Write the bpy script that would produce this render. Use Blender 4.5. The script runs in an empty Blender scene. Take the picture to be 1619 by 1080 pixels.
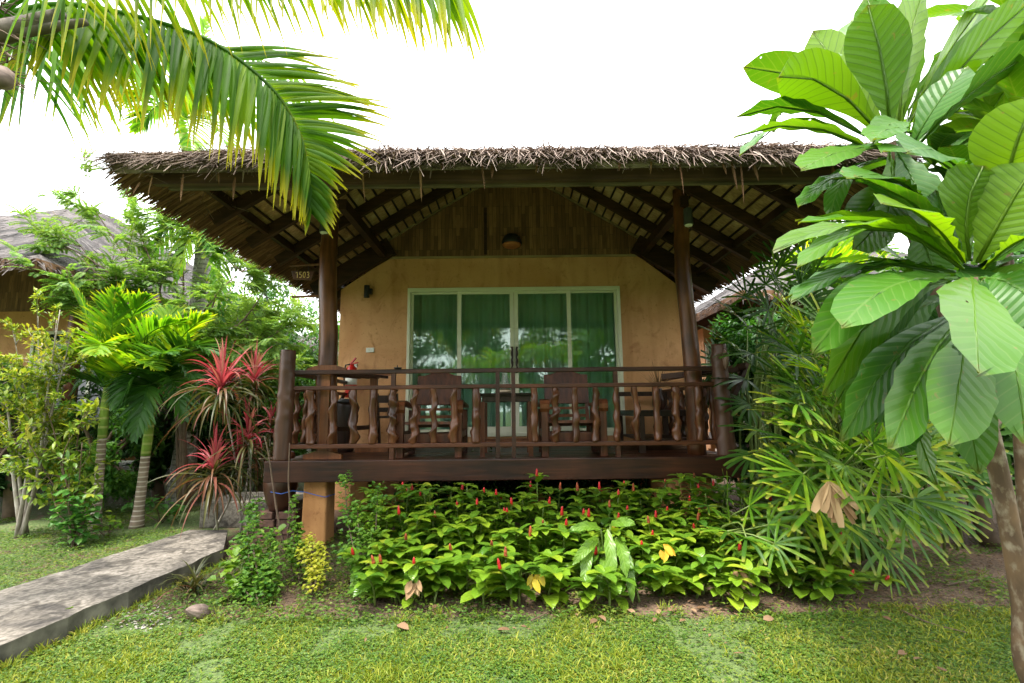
import bpy, math, random
from mathutils import Vector as V, Matrix, Euler, noise
from math import sin, cos, pi, radians as rad
random.seed(7)
R = random.random
def U(a, b): return a + (b - a) * R()
SC = bpy.context.scene
COL = SC.collection

# ---------------------------------------------------------------- camera, light, exposure
FPX, PITCH, ROLL, EYE = 765.0, rad(8.1), rad(0.6), 1.35
cd = bpy.data.cameras.new('camera'); cam = bpy.data.objects.new('camera', cd); COL.objects.link(cam)
cd.sensor_width = 36.0; cd.lens = FPX / 1619 * 36.0; cd.clip_start = 0.05; cd.clip_end = 2000
cam.location = (0, 0, EYE)
cam.rotation_euler = (Matrix.Rotation(pi / 2 + PITCH, 3, 'X') @ Matrix.Rotation(-ROLL, 3, 'Z')).to_euler()
SC.camera = cam
SUN_EL, SUN_AZ = rad(70), rad(212)          # high sun behind thin cloud, over the lawn and a little to the left
w = bpy.data.worlds.new("World"); SC.world = w; w.use_nodes = True
wn = w.node_tree; wn.nodes.clear()
sky = wn.nodes.new('ShaderNodeTexSky'); sky.sky_type = 'NISHITA'; sky.sun_disc = False
sky.sun_elevation = SUN_EL; sky.sun_rotation = SUN_AZ
hs = wn.nodes.new('ShaderNodeHueSaturation'); hs.inputs['Saturation'].default_value = 0.12
mx = wn.nodes.new('ShaderNodeMix'); mx.data_type = 'RGBA'; mx.inputs['Factor'].default_value = 0.75
mx.inputs['B'].default_value = (7.6, 7.8, 7.9, 1)      # even white cloud cover over the clear sky
bg = wn.nodes.new('ShaderNodeBackground'); bg.inputs['Strength'].default_value = 0.15
wo = wn.nodes.new('ShaderNodeOutputWorld')
wn.links.new(sky.outputs[0], hs.inputs['Color']); wn.links.new(hs.outputs[0], mx.inputs['A'])
wn.links.new(mx.outputs['Result'], bg.inputs[0]); wn.links.new(bg.outputs[0], wo.inputs[0])
sl = bpy.data.lights.new('sun', 'SUN'); sl.energy = 2.1; sl.angle = rad(11); sl.color = (1, .95, .86)
so = bpy.data.objects.new('sun', sl); COL.objects.link(so)
sd = V((sin(SUN_AZ) * cos(SUN_EL), cos(SUN_AZ) * cos(SUN_EL), sin(SUN_EL)))
so.rotation_euler = sd.to_track_quat('Z', 'Y').to_euler(); so.location = (0, 0, 30)
SC.view_settings.view_transform = 'Standard'; SC.view_settings.look = 'None'
SC.view_settings.exposure = 2.28; SC.view_settings.gamma = 1.0

# ---------------------------------------------------------------- helpers
def at(px, py, Y):
    "point of the place at depth Y that lies in this direction of the survey photo"
    x = (px - 809.5) / FPX; y = (540 - py) / FPX
    c, s = cos(ROLL), sin(ROLL); x, y = c * x + s * y, -s * x + c * y
    d = V((x, cos(PITCH) - y * sin(PITCH), y * cos(PITCH) + sin(PITCH)))
    return V((0, 0, EYE)) + d * (Y / d.y)
def atz(px, py, Z=0.0):
    a = at(px, py, 1.0) - V((0, 0, EYE)); return V((0, 0, EYE)) + a * ((Z - EYE) / a.z)

ORG = {}
def tag(o, label=None, cat=None, group=None, kind=None):
    if label: o['label'] = label
    if cat: o['category'] = cat
    if group: o['group'] = group
    if kind: o['kind'] = kind
    return o
def thing(name, label, cat, loc=(0, 0, 0), group=None):
    o = bpy.data.objects.new(name, None); COL.objects.link(o); o.location = loc; o.empty_display_size = .2
    ORG[o] = V(loc); return tag(o, label, cat, group)

class MB:
    def __init__(s): s.v = []; s.f = []; s.uv = []; s.mi = []; s.m = 0
    def add(s, vs, fs, uvs=None):
        n = len(s.v); s.v.extend(vs)
        for k, f in enumerate(fs):
            s.f.append(tuple(i + n for i in f)); s.mi.append(s.m)
            s.uv.extend([uvs[i] for i in f] if uvs else [(0.5, 0.5)] * len(f))
    def box(s, c, d, rot=None):
        c = V(c); h = V(d) / 2
        vs = [V((x * h.x, y * h.y, z * h.z)) for x in (-1, 1) for y in (-1, 1) for z in (-1, 1)]
        if rot is not None: vs = [rot @ q for q in vs]
        s.add([q + c for q in vs], [(0, 1, 3, 2), (4, 6, 7, 5), (0, 4, 5, 1), (2, 3, 7, 6), (0, 2, 6, 4), (1, 5, 7, 3)])
    def bbox(s, x0, x1, y0, y1, z0, z1): s.box(((x0 + x1) / 2, (y0 + y1) / 2, (z0 + z1) / 2), (x1 - x0, y1 - y0, z1 - z0))
    def bar(s, a, b, wd, ht, up=(0, 0, 1)):
        a = V(a); b = V(b); d = (b - a); L = d.length; d.normalize()
        sd_ = d.cross(V(up)); 
        if sd_.length < 1e-5: sd_ = d.cross(V((0, 1, 0)))
        sd_.normalize(); u = sd_.cross(d)
        s.box((a + b) / 2, (L, wd, ht), Matrix((d, sd_, u)).transposed())
    def prism(s, poly, y0, y1):
        n = len(poly)
        vs = [V((x, y0, z)) for x, z in poly] + [V((x, y1, z)) for x, z in poly]
        s.add(vs, [tuple(range(n)), tuple(range(2 * n - 1, n - 1, -1))] + [(i, i + n, (i + 1) % n + n, (i + 1) % n) for i in range(n)])
    def slab(s, poly, z0, z1):
        n = len(poly)
        vs = [V((x, y, z0)) for x, y in poly] + [V((x, y, z1)) for x, y in poly]
        s.add(vs, [tuple(range(n - 1, -1, -1)), tuple(range(n, 2 * n))] + [(i, (i + 1) % n, (i + 1) % n + n, i + n) for i in range(n)])
    def tube(s, pts, rad_, n=8, cap=True, fr=None):
        pts = [V(p) for p in pts]; m = len(pts)
        if not hasattr(rad_, '__len__'): rad_ = [rad_] * m
        vs = []; uvs = []
        ref = V((0.31, 0.95, 0.02)) if abs((pts[-1] - pts[0]).normalized().y) < .8 else V((1, 0, 0.02))
        for i, p in enumerate(pts):
            t = (pts[min(i + 1, m - 1)] - pts[max(i - 1, 0)])
            if t.length < 1e-9: t = V((0, 0, 1))
            t.normalize(); a = t.cross(ref).normalized(); b = t.cross(a)
            for k in range(n):
                th = 2 * pi * k / n; r = rad_[i] * (fr(i / (m - 1), th) if fr else 1)
                vs.append(p + (a * cos(th) + b * sin(th)) * r); uvs.append((k / n, i / (m - 1)))
        fs = [(i * n + k, i * n + (k + 1) % n, (i + 1) * n + (k + 1) % n, (i + 1) * n + k) for i in range(m - 1) for k in range(n)]
        if cap: fs += [tuple(range(n - 1, -1, -1)), tuple(range((m - 1) * n, m * n))]
        s.add(vs, fs, uvs)
    def lathe(s, c, prof, n=24):
        c = V(c); vs = []; m = len(prof)
        for r, z in prof:
            for k in range(n): vs.append(c + V((r * cos(2 * pi * k / n), r * sin(2 * pi * k / n), z)))
        fs = [(i * n + k, i * n + (k + 1) % n, (i + 1) * n + (k + 1) % n, (i + 1) * n + k) for i in range(m - 1) for k in range(n)]
        fs += [tuple(range(n - 1, -1, -1)), tuple(range((m - 1) * n, m * n))]
        s.add(vs, fs)
    def leaf(s, base, d, up, L, W, prof, droop=0.5, fold=.15, n=4, twist=0.0, wav=0.0):
        "a blade with a folded midrib: 3 points across, n steps along, drooping with its own weight"
        p = V(base); d = V(d).normalized(); up = V(up)
        side = d.cross(up)
        if side.length < 1e-4: side = d.cross(V((1, .2, 0)))
        side.normalize(); vs = []; uvs = []; st = L / n; ph = U(0, 6)
        for i in range(n + 1):
            t = i / n; nrm = side.cross(d).normalized()
            sd2 = side * cos(twist * t) + nrm * sin(twist * t)
            hw = W * .5 * prof(t); z1 = fold * hw; wv = wav * W * sin(ph + t * 17) * (1 if 0 < i < n else 0)
            vs += [p - sd2 * hw + nrm * (z1 + wv), p.copy(), p + sd2 * hw + nrm * (z1 - wv)]
            uvs += [(0.5 - .5 * prof(t), t), (.5, t), (0.5 + .5 * prof(t), t)]
            p = p + d * st
            d = (d + V((0, 0, -1)) * droop * (st / L) * (1 + t)).normalized()
            side = (side - d * side.dot(d)).normalized()
        fs = []
        for i in range(n):
            a = i * 3; fs += [(a, a + 1, a + 4, a + 3), (a + 1, a + 2, a + 5, a + 4)]
        s.add(vs, fs, uvs)
        return p
    def chip(s, p, d, up, L, W):
        "smallest leaf: one folded diamond"
        p = V(p); d = V(d).normalized(); sd_ = d.cross(V(up))
        if sd_.length < 1e-4: sd_ = V((1, 0, 0))
        sd_.normalize(); nr = sd_.cross(d)
        s.add([p, p + d * L * .5 - sd_ * W * .5 + nr * W * .12, p + d * L - nr * L * .1, p + d * L * .5 + sd_ * W * .5 + nr * W * .12],
              [(0, 3, 2), (0, 2, 1)], [(.5, 0), (0, .5), (.5, 1), (1, .5)])
    def build(s, name, mat, parent=None, smooth=False, origin=None):
        me = bpy.data.meshes.new(name)
        o = bpy.data.objects.new(name, me); COL.objects.link(o)
        org = V((0, 0, 0))
        if parent is not None:
            o.parent = parent; org = ORG[parent]; ORG[o] = org
        elif origin is not None:
            org = V(origin); o.location = org; ORG[o] = org
        else: ORG[o] = org
        me.from_pydata([tuple(q - org) for q in s.v] if org.length > 0 else [tuple(q) for q in s.v], [], s.f)
        ul = me.uv_layers.new(name='UVMap')
        ul.data.foreach_set('uv', [c for q in s.uv for c in q])
        for m in (mat if isinstance(mat, (list, tuple)) else [mat]): me.materials.append(m)
        if any(s.mi): me.polygons.foreach_set('material_index', s.mi)
        if smooth: me.polygons.foreach_set('use_smooth', [True] * len(s.f))
        me.update(); return o
def bevel(o, w_=.006, seg=2):
    m = o.modifiers.new('bevel', 'BEVEL'); m.width = w_; m.segments = seg; m.limit_method = 'ANGLE'; return o

# leaf outlines
def lanc(t): return max(0.02, sin(pi * min(1, t ** .75)) ** .8)
def oval(t): return max(0.03, math.sqrt(max(0, sin(pi * t ** .85))))
def obov(t): return max(0.05, (min(1, .13 + 1.05 * t ** 1.25) * math.sqrt(max(0, 1 - max(0, (t - .62) / .38) ** 2.6))) if t < 1 else .05)
def strap(t): return max(.03, min(1, .35 + t * 4) * (1 - t ** 3.2))
def blunt(t): return .3 + .7 * min(1, t * 2.5) * (1 if t < .8 else 1 - (t - .8) * 2.4)
def rvec(z=0.0): return V((U(-1, 1), U(-1, 1), U(-1, 1) + z)).normalized()

# ---------------------------------------------------------------- materials
def newmat(name):
    m = bpy.data.materials.new(name); m.use_nodes = True; nt = m.node_tree
    b = nt.nodes['Principled BSDF']
    def N(t, **k):
        n = nt.nodes.new('ShaderNode' + t)
        for a, val in k.items():
            if hasattr(n, a) and a not in n.inputs: setattr(n, a, val)
            else: n.inputs[a].default_value = val
        return n
    def L(a, b_): nt.links.new(a, b_)
    return m, nt, b, N, L
def ramp(N, stops):
    r = N('ValToRGB'); e = r.color_ramp.elements
    while len(e) < len(stops): e.new(.5)
    for q, (p, c) in zip(e, stops): q.position = p; q.color = (*c, 1)
    return r
def wave_noise(N, L, vec_out, scale, detail=5, sc3=(1, 1, 1), dist=0):
    mp = N('Mapping'); mp.inputs['Scale'].default_value = sc3; L(vec_out, mp.inputs['Vector'])
    n = N('TexNoise', Scale=scale, Detail=detail); n.inputs['Distortion'].default_value = dist
    L(mp.outputs[0], n.inputs['Vector']); return n
def plain(name, col, rough=.5, metal=0.0, var=.12, scale=9, bump=0.0):
    m, nt, b, N, L = newmat(name); tc = N('TexCoord')
    n = wave_noise(N, L, tc.outputs['Object'], scale)
    r = ramp(N, [(.3, tuple(c * (1 - var) for c in col)), (.7, tuple(min(1, c * (1 + var)) for c in col))])
    L(n.outputs['Fac'], r.inputs[0]); L(r.outputs[0], b.inputs['Base Color'])
    b.inputs['Roughness'].default_value = rough; b.inputs['Metallic'].default_value = metal
    if bump:
        bp = N('Bump', Strength=bump); bp.inputs['Distance'].default_value = .02; L(n.outputs['Fac'], bp.inputs['Height']); L(bp.outputs[0], b.inputs['Normal'])
    return m
def wood(name, dark, light, axis=0, rough=.4, scale=3.0, stretch=14, bump=.25, isl=.35):
    m, nt, b, N, L = newmat(name); tc = N('TexCoord'); s3 = [stretch] * 3; s3[axis] = 1.0
    n = wave_noise(N, L, tc.outputs['Object'], scale * .62, 7, tuple(s3), .8)
    n2 = wave_noise(N, L, tc.outputs['Object'], 2.6, 5)
    g = N('NewGeometry')
    ad = N('Math', operation='MULTIPLY_ADD'); L(g.outputs['Random Per Island'], ad.inputs[0]); ad.inputs[1].default_value = isl; 
    mm = N('Math', operation='ADD'); L(n.outputs['Fac'], mm.inputs[0]); L(n2.outputs['Fac'], mm.inputs[1])
    m2 = N('Math', operation='MULTIPLY_ADD'); L(mm.outputs[0], m2.inputs[0]); m2.inputs[1].default_value = .5; m2.inputs[2].default_value = -isl / 2
    L(m2.outputs[0], ad.inputs[2])
    r = ramp(N, [(.30, tuple(c * .6 for c in dark)), (.5, tuple((a + b_) * .5 for a, b_ in zip(dark, light))), (.68, tuple(c * 1.35 for c in light))]); L(ad.outputs[0], r.inputs[0]); L(r.outputs[0], b.inputs['Base Color'])
    b.inputs['Roughness'].default_value = rough; b.inputs['Specular IOR Level'].default_value = .32
    bp = N('Bump', Strength=bump); bp.inputs['Distance'].default_value = .01; L(n.outputs['Fac'], bp.inputs['Height']); L(bp.outputs[0], b.inputs['Normal'])
    return m
def leafmat(name, cols, trans=.4, rough=.42, tint=(1.5, 1.6, .6), vein=None, veincol=None, spec=.24, nvein=13, tips=None):
    m, nt, b, N, L = newmat(name); g = N('NewGeometry'); tc = N('TexCoord')
    n = wave_noise(N, L, tc.outputs['Object'], 1.6, 2)
    a = N('Math', operation='MULTIPLY_ADD'); L(g.outputs['Random Per Island'], a.inputs[0]); a.inputs[1].default_value = .62
    a2 = N('Math', operation='MULTIPLY_ADD'); L(n.outputs['Fac'], a2.inputs[0]); a2.inputs[1].default_value = .9; a2.inputs[2].default_value = -.46
    oi = N('ObjectInfo'); ob = N('Math', operation='MULTIPLY_ADD'); L(oi.outputs['Random'], ob.inputs[0]); ob.inputs[1].default_value = .4; L(a2.outputs[0], ob.inputs[2]); L(ob.outputs[0], a.inputs[2])
    r = ramp(N, cols); L(a.outputs[0], r.inputs[0]); col = r.outputs[0]
    uv = N('UVMap'); sx = N('SeparateXYZ'); L(uv.outputs[0], sx.inputs[0])
    if tips:
        tr = ramp(N, [(tips[0], (0, 0, 0)), (1.0, (1, 1, 1))]); L(sx.outputs['Y'], tr.inputs[0])
        mt = N('Mix', data_type='RGBA'); L(tr.outputs[0], mt.inputs['Factor']); L(col, mt.inputs['A']); mt.inputs['B'].default_value = (*tips[1], 1)
        col = mt.outputs['Result']
    if vein:
        du = N('Math', operation='SUBTRACT'); L(sx.outputs['X'], du.inputs[0]); du.inputs[1].default_value = .5
        ab = N('Math', operation='ABSOLUTE'); L(du.outputs[0], ab.inputs[0])
        k = N('Math', operation='MULTIPLY_ADD'); L(ab.outputs[0], k.inputs[0]); k.inputs[1].default_value = -.38; L(sx.outputs['Y'], k.inputs[2])
        fq = N('Math', operation='MULTIPLY'); L(k.outputs[0], fq.inputs[0]); fq.inputs[1].default_value = nvein
        fr = N('Math', operation='PINGPONG'); L(fq.outputs[0], fr.inputs[0]); fr.inputs[1].default_value = .5
        vr = ramp(N, [(0.0, (1, 1, 1)), (.10, (0, 0, 0))]); L(fr.outputs[0], vr.inputs[0])
        mr = ramp(N, [(0.012, (1, 1, 1)), (.028, (0, 0, 0))]); L(ab.outputs[0], mr.inputs[0])
        mxm = N('Math', operation='MAXIMUM'); L(vr.outputs[0], mxm.inputs[0]); L(mr.outputs[0], mxm.inputs[1])
        vf = N('Math', operation='MULTIPLY'); L(mxm.outputs[0], vf.inputs[0]); vf.inputs[1].default_value = vein
        mt = N('Mix', data_type='RGBA'); L(vf.outputs[0], mt.inputs['Factor']); L(col, mt.inputs['A']); mt.inputs['B'].default_value = (*(veincol or (.2, .25, .05)), 1)
        col = mt.outputs['Result']
        hb = N('Math', operation='MULTIPLY'); L(fr.outputs[0], hb.inputs[0]); hb.inputs[1].default_value = 1.0
        bp = N('Bump', Strength=.45); bp.inputs['Distance'].default_value = .006; L(hb.outputs[0], bp.inputs['Height']); L(bp.outputs[0], b.inputs['Normal'])
    if nvein == 13 and vein:
        sn = wave_noise(N, L, tc.outputs['Object'], 22, 4, dist=.5); sr = ramp(N, [(.66, (0, 0, 0)), (.72, (1, 1, 1))]); L(sn.outputs['Fac'], sr.inputs[0])
        er = ramp(N, [(.95, (0, 0, 0)), (1.0, (.8, .8, .8))]); L(sx.outputs['Y'], er.inputs[0]); mk = N('Math', operation='MAXIMUM'); L(sr.outputs[0], mk.inputs[0]); L(er.outputs[0], mk.inputs[1]); mq = N('Math', operation='MULTIPLY'); L(mk.outputs[0], mq.inputs[0]); mq.inputs[1].default_value = .6
        mt = N('Mix', data_type='RGBA'); L(mq.outputs[0], mt.inputs['Factor']); L(col, mt.inputs['A']); mt.inputs['B'].default_value = (.16, .12, .035, 1); col = mt.outputs['Result']
    L(col, b.inputs['Base Color']); b.inputs['Roughness'].default_value = rough; b.inputs['Specular IOR Level'].default_value = spec
    t = N('BsdfTranslucent'); tm = N('Mix', data_type='RGBA', blend_type='MULTIPLY'); tm.inputs['Factor'].default_value = 1
    L(col, tm.inputs['A']); tm.inputs['B'].default_value = (*tint, 1); L(tm.outputs['Result'], t.inputs['Color'])
    ms = N('MixShader'); ms.inputs[0].default_value = trans; L(b.outputs[0], ms.inputs[1]); L(t.outputs[0], ms.inputs[2])
    if nvein == 13 and vein:
        hn = wave_noise(N, L, tc.outputs['Object'], 16, 2, dist=.4); hr = ramp(N, [(.745, (0, 0, 0)), (.75, (1, 1, 1))]); L(hn.outputs['Fac'], hr.inputs[0]); tp_ = N('BsdfTransparent'); m4 = N('MixShader'); L(hr.outputs[0], m4.inputs[0]); L(ms.outputs[0], m4.inputs[1]); L(tp_.outputs[0], m4.inputs[2]); ms = m4
    L(ms.outputs[0], nt.nodes['Material Output'].inputs['Surface']); return m

M = {}
M['plank'] = wood('dark_stained_plank', (.019, .0055, .0026), (.062, .0195, .008), 0, .42)
M['planky'] = wood('dark_plank_along', (.015, .006, .0035), (.045, .018, .010), 1, .48)
M['beam'] = wood('smoked_beam', (.014, .0065, .004), (.045, .019, .010), 0, .55)
M['log'] = wood('oiled_log', (.030, .0105, .0045), (.13, .047, .017), 2, .36, 2.5, 9)
M['logdark'] = wood('dark_log', (.016, .0075, .0045), (.052, .023, .013), 2, .42, 3, 9)
M['vine'] = wood('twisted_vine_wood', (.022, .0075, .0035), (.11, .040, .017), 2, .28, 3, 6, .35, .3)
M['teak'] = wood('teak', (.075, .024, .008), (.19, .070, .024), 2, .4)
M['chair'] = wood('chair_wood', (.045, .012, .0045), (.13, .042, .015), 2, .45)
M['darkchair'] = wood('dark_furniture_wood', (.014, .008, .006), (.04, .02, .013), 2, .4)
M['black'] = plain('black_metal', (.014, .014, .016), .45)
M['grey'] = plain('grey_lamp_metal', (.05, .055, .055), .45)
M['terracotta'] = plain('terracotta_glaze', (.42, .14, .05), .6)
M['frame'] = plain('cream_aluminium', (.70, .70, .55), .4, 0, .04, 3)
M['red'] = plain('red_enamel', (.5, .015, .012), .3)
M['white'] = plain('white_plastic', (.75, .75, .70), .4, 0, .03)
M['jar'] = plain('brown_glazed_clay', (.045, .018, .011), .32, 0, .3, 6, .2)
M['brick'] = plain('old_brick', (.07, .034, .022), .9, 0, .4, 12, .5)
M['rope'] = plain('blue_cord', (.02, .09, .35), .6)
M['gold'] = plain('carved_gold_paint', (.62, .42, .14), .5)
M['metal'] = plain('lamp_brass', (.45, .36, .25), .3, .8)
M['stone'] = plain('pebble', (.24, .22, .19), .9, 0, .25, 20)
M['husk'] = wood('coconut_husk', (.08, .055, .045), (.22, .165, .14), 0, .85, 6, 5)
M['dry'] = leafmat('dry_leaf', [(.1, (.13, .07, .035)), (.5, (.26, .15, .075)), (.9, (.42, .28, .15))], .15, .7, (1.2, 1, .7))
M['litter'] = leafmat('leaf_litter', [(.1, (.07, .04, .022)), (.5, (.15, .085, .045)), (.9, (.26, .17, .10))], .1, .8, (1.2, 1, .7))
M['straw'] = leafmat('thatch_straw', [(.0, (.035, .022, .018)), (.4, (.12, .082, .065)), (.75, (.25, .185, .15)), (1, (.40, .325, .275))], .05, .75, (1, .85, .7))
M['reed'] = leafmat('eave_reed', [(.0, (.045, .022, .012)), (.5, (.17, .088, .045)), (1, (.34, .20, .11))], .12, .7, (1, .9, .7))

def thatch_mat(name, axis):
    m, nt, b, N, L = newmat(name); tc = N('TexCoord'); s3 = [30, 30, 30]; s3[axis] = 3
    n = wave_noise(N, L, tc.outputs['Object'], 1.3, 7, tuple(s3), .4); n2 = wave_noise(N, L, tc.outputs['Object'], 2.2, 4)
    mm = N('Math', operation='MULTIPLY_ADD'); L(n.outputs['Fac'], mm.inputs[0]); mm.inputs[1].default_value = .75; L(n2.outputs['Fac'], mm.inputs[2])
    r = ramp(N, [(.62, (.022, .014, .012)), (.85, (.10, .070, .060)), (1.1, (.28, .215, .185))]); L(mm.outputs[0], r.inputs[0]); L(r.outputs[0], b.inputs['Base Color'])
    b.inputs['Roughness'].default_value = .9; bp = N('Bump', Strength=1.0); bp.inputs['Distance'].default_value = .04; L(n.outputs['Fac'], bp.inputs['Height']); L(bp.outputs[0], b.inputs['Normal']); return m
M['thatch'] = thatch_mat('thatch_surface', 0)
def under_mat():
    m, nt, b, N, L = newmat('woven_thatch_underside'); tc = N('TexCoord')
    n = wave_noise(N, L, tc.outputs['Object'], 2.0, 6, (8, 40, 8), .3); n2 = wave_noise(N, L, tc.outputs['Object'], 3.0, 3)
    n3 = wave_noise(N, L, tc.outputs['Object'], 14, 3)
    mm = N('Math', operation='MULTIPLY_ADD'); L(n.outputs['Fac'], mm.inputs[0]); mm.inputs[1].default_value = .6; L(n2.outputs['Fac'], mm.inputs[2])
    r = ramp(N, [(.5, (.12, .065, .03)), (.8, (.36, .215, .105)), (1, (.54, .37, .21))]); L(mm.outputs[0], r.inputs[0]); L(r.outputs[0], b.inputs['Base Color'])
    b.inputs['Roughness'].default_value = .85; bp = N('Bump', Strength=.9); bp.inputs['Distance'].default_value = .03; L(n3.outputs['Fac'], bp.inputs['Height']); L(bp.outputs[0], b.inputs['Normal']); return m
M['under'] = under_mat()
M['greythatch'] = thatch_mat('weathered_grey_thatch', 0)
for e_, c_ in zip([n_ for n_ in M['greythatch'].node_tree.nodes if n_.type == 'VALTORGB'][0].color_ramp.elements, ((.010, .008, .008), (.035, .029, .028), (.10, .085, .082))): e_.color = (*c_, 1)
M['greystraw'] = leafmat('weathered_grey_straw', [(.0, (.02, .015, .014)), (.5, (.06, .048, .045)), (1, (.19, .165, .155))], .04, .8, (1, .9, .8))
def plaster(name, a, c, st):
    m, nt, b, N, L = newmat(name); tc = N('TexCoord')
    n = wave_noise(N, L, tc.outputs['Object'], 1.6, 8, dist=.9); n2 = wave_noise(N, L, tc.outputs['Object'], 26, 5); n3 = wave_noise(N, L, tc.outputs['Object'], 3.4, 9, (1, 1, .7), 2.2)
    r = ramp(N, [(.3, a), (.7, c)]); L(n.outputs['Fac'], r.inputs[0])
    sr = ramp(N, [(.56, (0, 0, 0)), (.72, (1, 1, 1))]); L(n3.outputs['Fac'], sr.inputs[0])
    k = N('Math', operation='MULTIPLY'); L(sr.outputs[0], k.inputs[0]); k.inputs[1].default_value = .65
    mt = N('Mix', data_type='RGBA'); L(k.outputs[0], mt.inputs['Factor']); L(r.outputs[0], mt.inputs['A']); mt.inputs['B'].default_value = (*st, 1)
    sp = ramp(N, [(.60, (1, 1, 1)), (.75, (.55, .45, .35))]); L(n2.outputs['Fac'], sp.inputs[0])
    m2 = N('Mix', data_type='RGBA', blend_type='MULTIPLY'); m2.inputs['Factor'].default_value = .8; L(mt.outputs['Result'], m2.inputs['A']); L(sp.outputs[0], m2.inputs['B'])
    st_ = wave_noise(N, L, tc.outputs['Object'], 5, 5, (1, 1, .12), .3); sr2 = ramp(N, [(.50, (1, 1, 1)), (.72, (.70, .62, .52))]); L(st_.outputs['Fac'], sr2.inputs[0]); m5 = N('Mix', data_type='RGBA', blend_type='MULTIPLY'); m5.inputs['Factor'].default_value = .7; L(m2.outputs['Result'], m5.inputs['A']); L(sr2.outputs[0], m5.inputs['B'])
    L(m5.outputs['Result'], b.inputs['Base Color']); b.inputs['Roughness'].default_value = .85
    bp = N('Bump', Strength=.5); bp.inputs['Distance'].default_value = .012; L(n2.outputs['Fac'], bp.inputs['Height']); L(bp.outputs[0], b.inputs['Normal']); return m
M['wall'] = plaster('ochre_plaster', (.52, .255, .105), (.64, .35, .165), (.37, .16, .06))
M['pier'] = plaster('orange_plaster', (.34, .16, .055), (.46, .23, .08), (.30, .14, .05))
def bamboo():
    m, nt, b, N, L = newmat('bamboo_matting'); tc = N('TexCoord'); mp = N('Mapping'); mp.inputs['Rotation'].default_value = (rad(90), 0, rad(90)); 
    sx = N('SeparateXYZ'); L(tc.outputs['Object'], sx.inputs[0]); cx = N('CombineXYZ'); L(sx.outputs['Z'], cx.inputs['X']); L(sx.outputs['X'], cx.inputs['Y'])
    br = N('TexBrick', Scale=1.0); br.offset = .37; br.offset_frequency = 3; br.squash = 1
    br.inputs['Brick Width'].default_value = .34; br.inputs['Row Height'].default_value = .055; br.inputs['Mortar Size'].default_value = .0022; br.inputs['Mortar Smooth'].default_value = .4
    br.inputs['Color1'].default_value = (.14, .068, .032, 1); br.inputs['Color2'].default_value = (.30, .16, .08, 1); br.inputs['Mortar'].default_value = (.02, .012, .007, 1)
    L(cx.outputs[0], br.inputs['Vector'])
    n = wave_noise(N, L, tc.outputs['Object'], 2.0, 5, (30, 30, 2)); r = ramp(N, [(.3, (.55, .5, .45)), (.75, (1.15, 1.1, 1.0))]); L(n.outputs['Fac'], r.inputs[0])
    mt = N('Mix', data_type='RGBA', blend_type='MULTIPLY'); mt.inputs['Factor'].default_value = 1; L(br.outputs['Color'], mt.inputs['A']); L(r.outputs[0], mt.inputs['B'])
    L(mt.outputs['Result'], b.inputs['Base Color']); b.inputs['Roughness'].default_value = .55
    bp = N('Bump', Strength=.5, invert=True); bp.inputs['Distance'].default_value = .008; L(br.outputs['Fac'], bp.inputs['Height']); L(bp.outputs[0], b.inputs['Normal']); return m
M['bamboo'] = bamboo()
def concrete():
    m, nt, b, N, L = newmat('weathered_concrete'); tc = N('TexCoord')
    n = wave_noise(N, L, tc.outputs['Object'], 2.6, 9, dist=.8); n2 = wave_noise(N, L, tc.outputs['Object'], 30, 6); n3 = wave_noise(N, L, tc.outputs['Object'], 7, 8, dist=1.5)
    r = ramp(N, [(.34, (.045, .038, .032)), (.46, (.135, .118, .098)), (.70, (.24, .212, .18))]); L(n.outputs['Fac'], r.inputs[0])
    s = ramp(N, [(.50, (1, 1, 1)), (.66, (.30, .28, .25))]); L(n3.outputs['Fac'], s.inputs[0])
    mt = N('Mix', data_type='RGBA', blend_type='MULTIPLY'); mt.inputs['Factor'].default_value = .9; L(r.outputs[0], mt.inputs['A']); L(s.outputs[0], mt.inputs['B'])
    g = N('NewGeometry'); sz = N('SeparateXYZ'); L(g.outputs['Normal'], sz.inputs[0]); 
    s2 = ramp(N, [(.42, (.5, .48, .45)), (.58, (1.1, 1.1, 1.1))]); L(n2.outputs['Fac'], s2.inputs[0]); m3 = N('Mix', data_type='RGBA', blend_type='MULTIPLY'); m3.inputs['Factor'].default_value = .8; L(mt.outputs['Result'], m3.inputs['A']); L(s2.outputs[0], m3.inputs['B'])
    L(m3.outputs['Result'], b.inputs['Base Color']); b.inputs['Roughness'].default_value = .92
    bp = N('Bump', Strength=.6); bp.inputs['Distance'].default_value = .01; L(n2.outputs['Fac'], bp.inputs['Height']); L(bp.outputs[0], b.inputs['Normal']); return m
M['concrete'] = concrete()
M['mossy'] = plain('mossy_concrete', (.085, .08, .06), .95, 0, .7, 8, .6)
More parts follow.
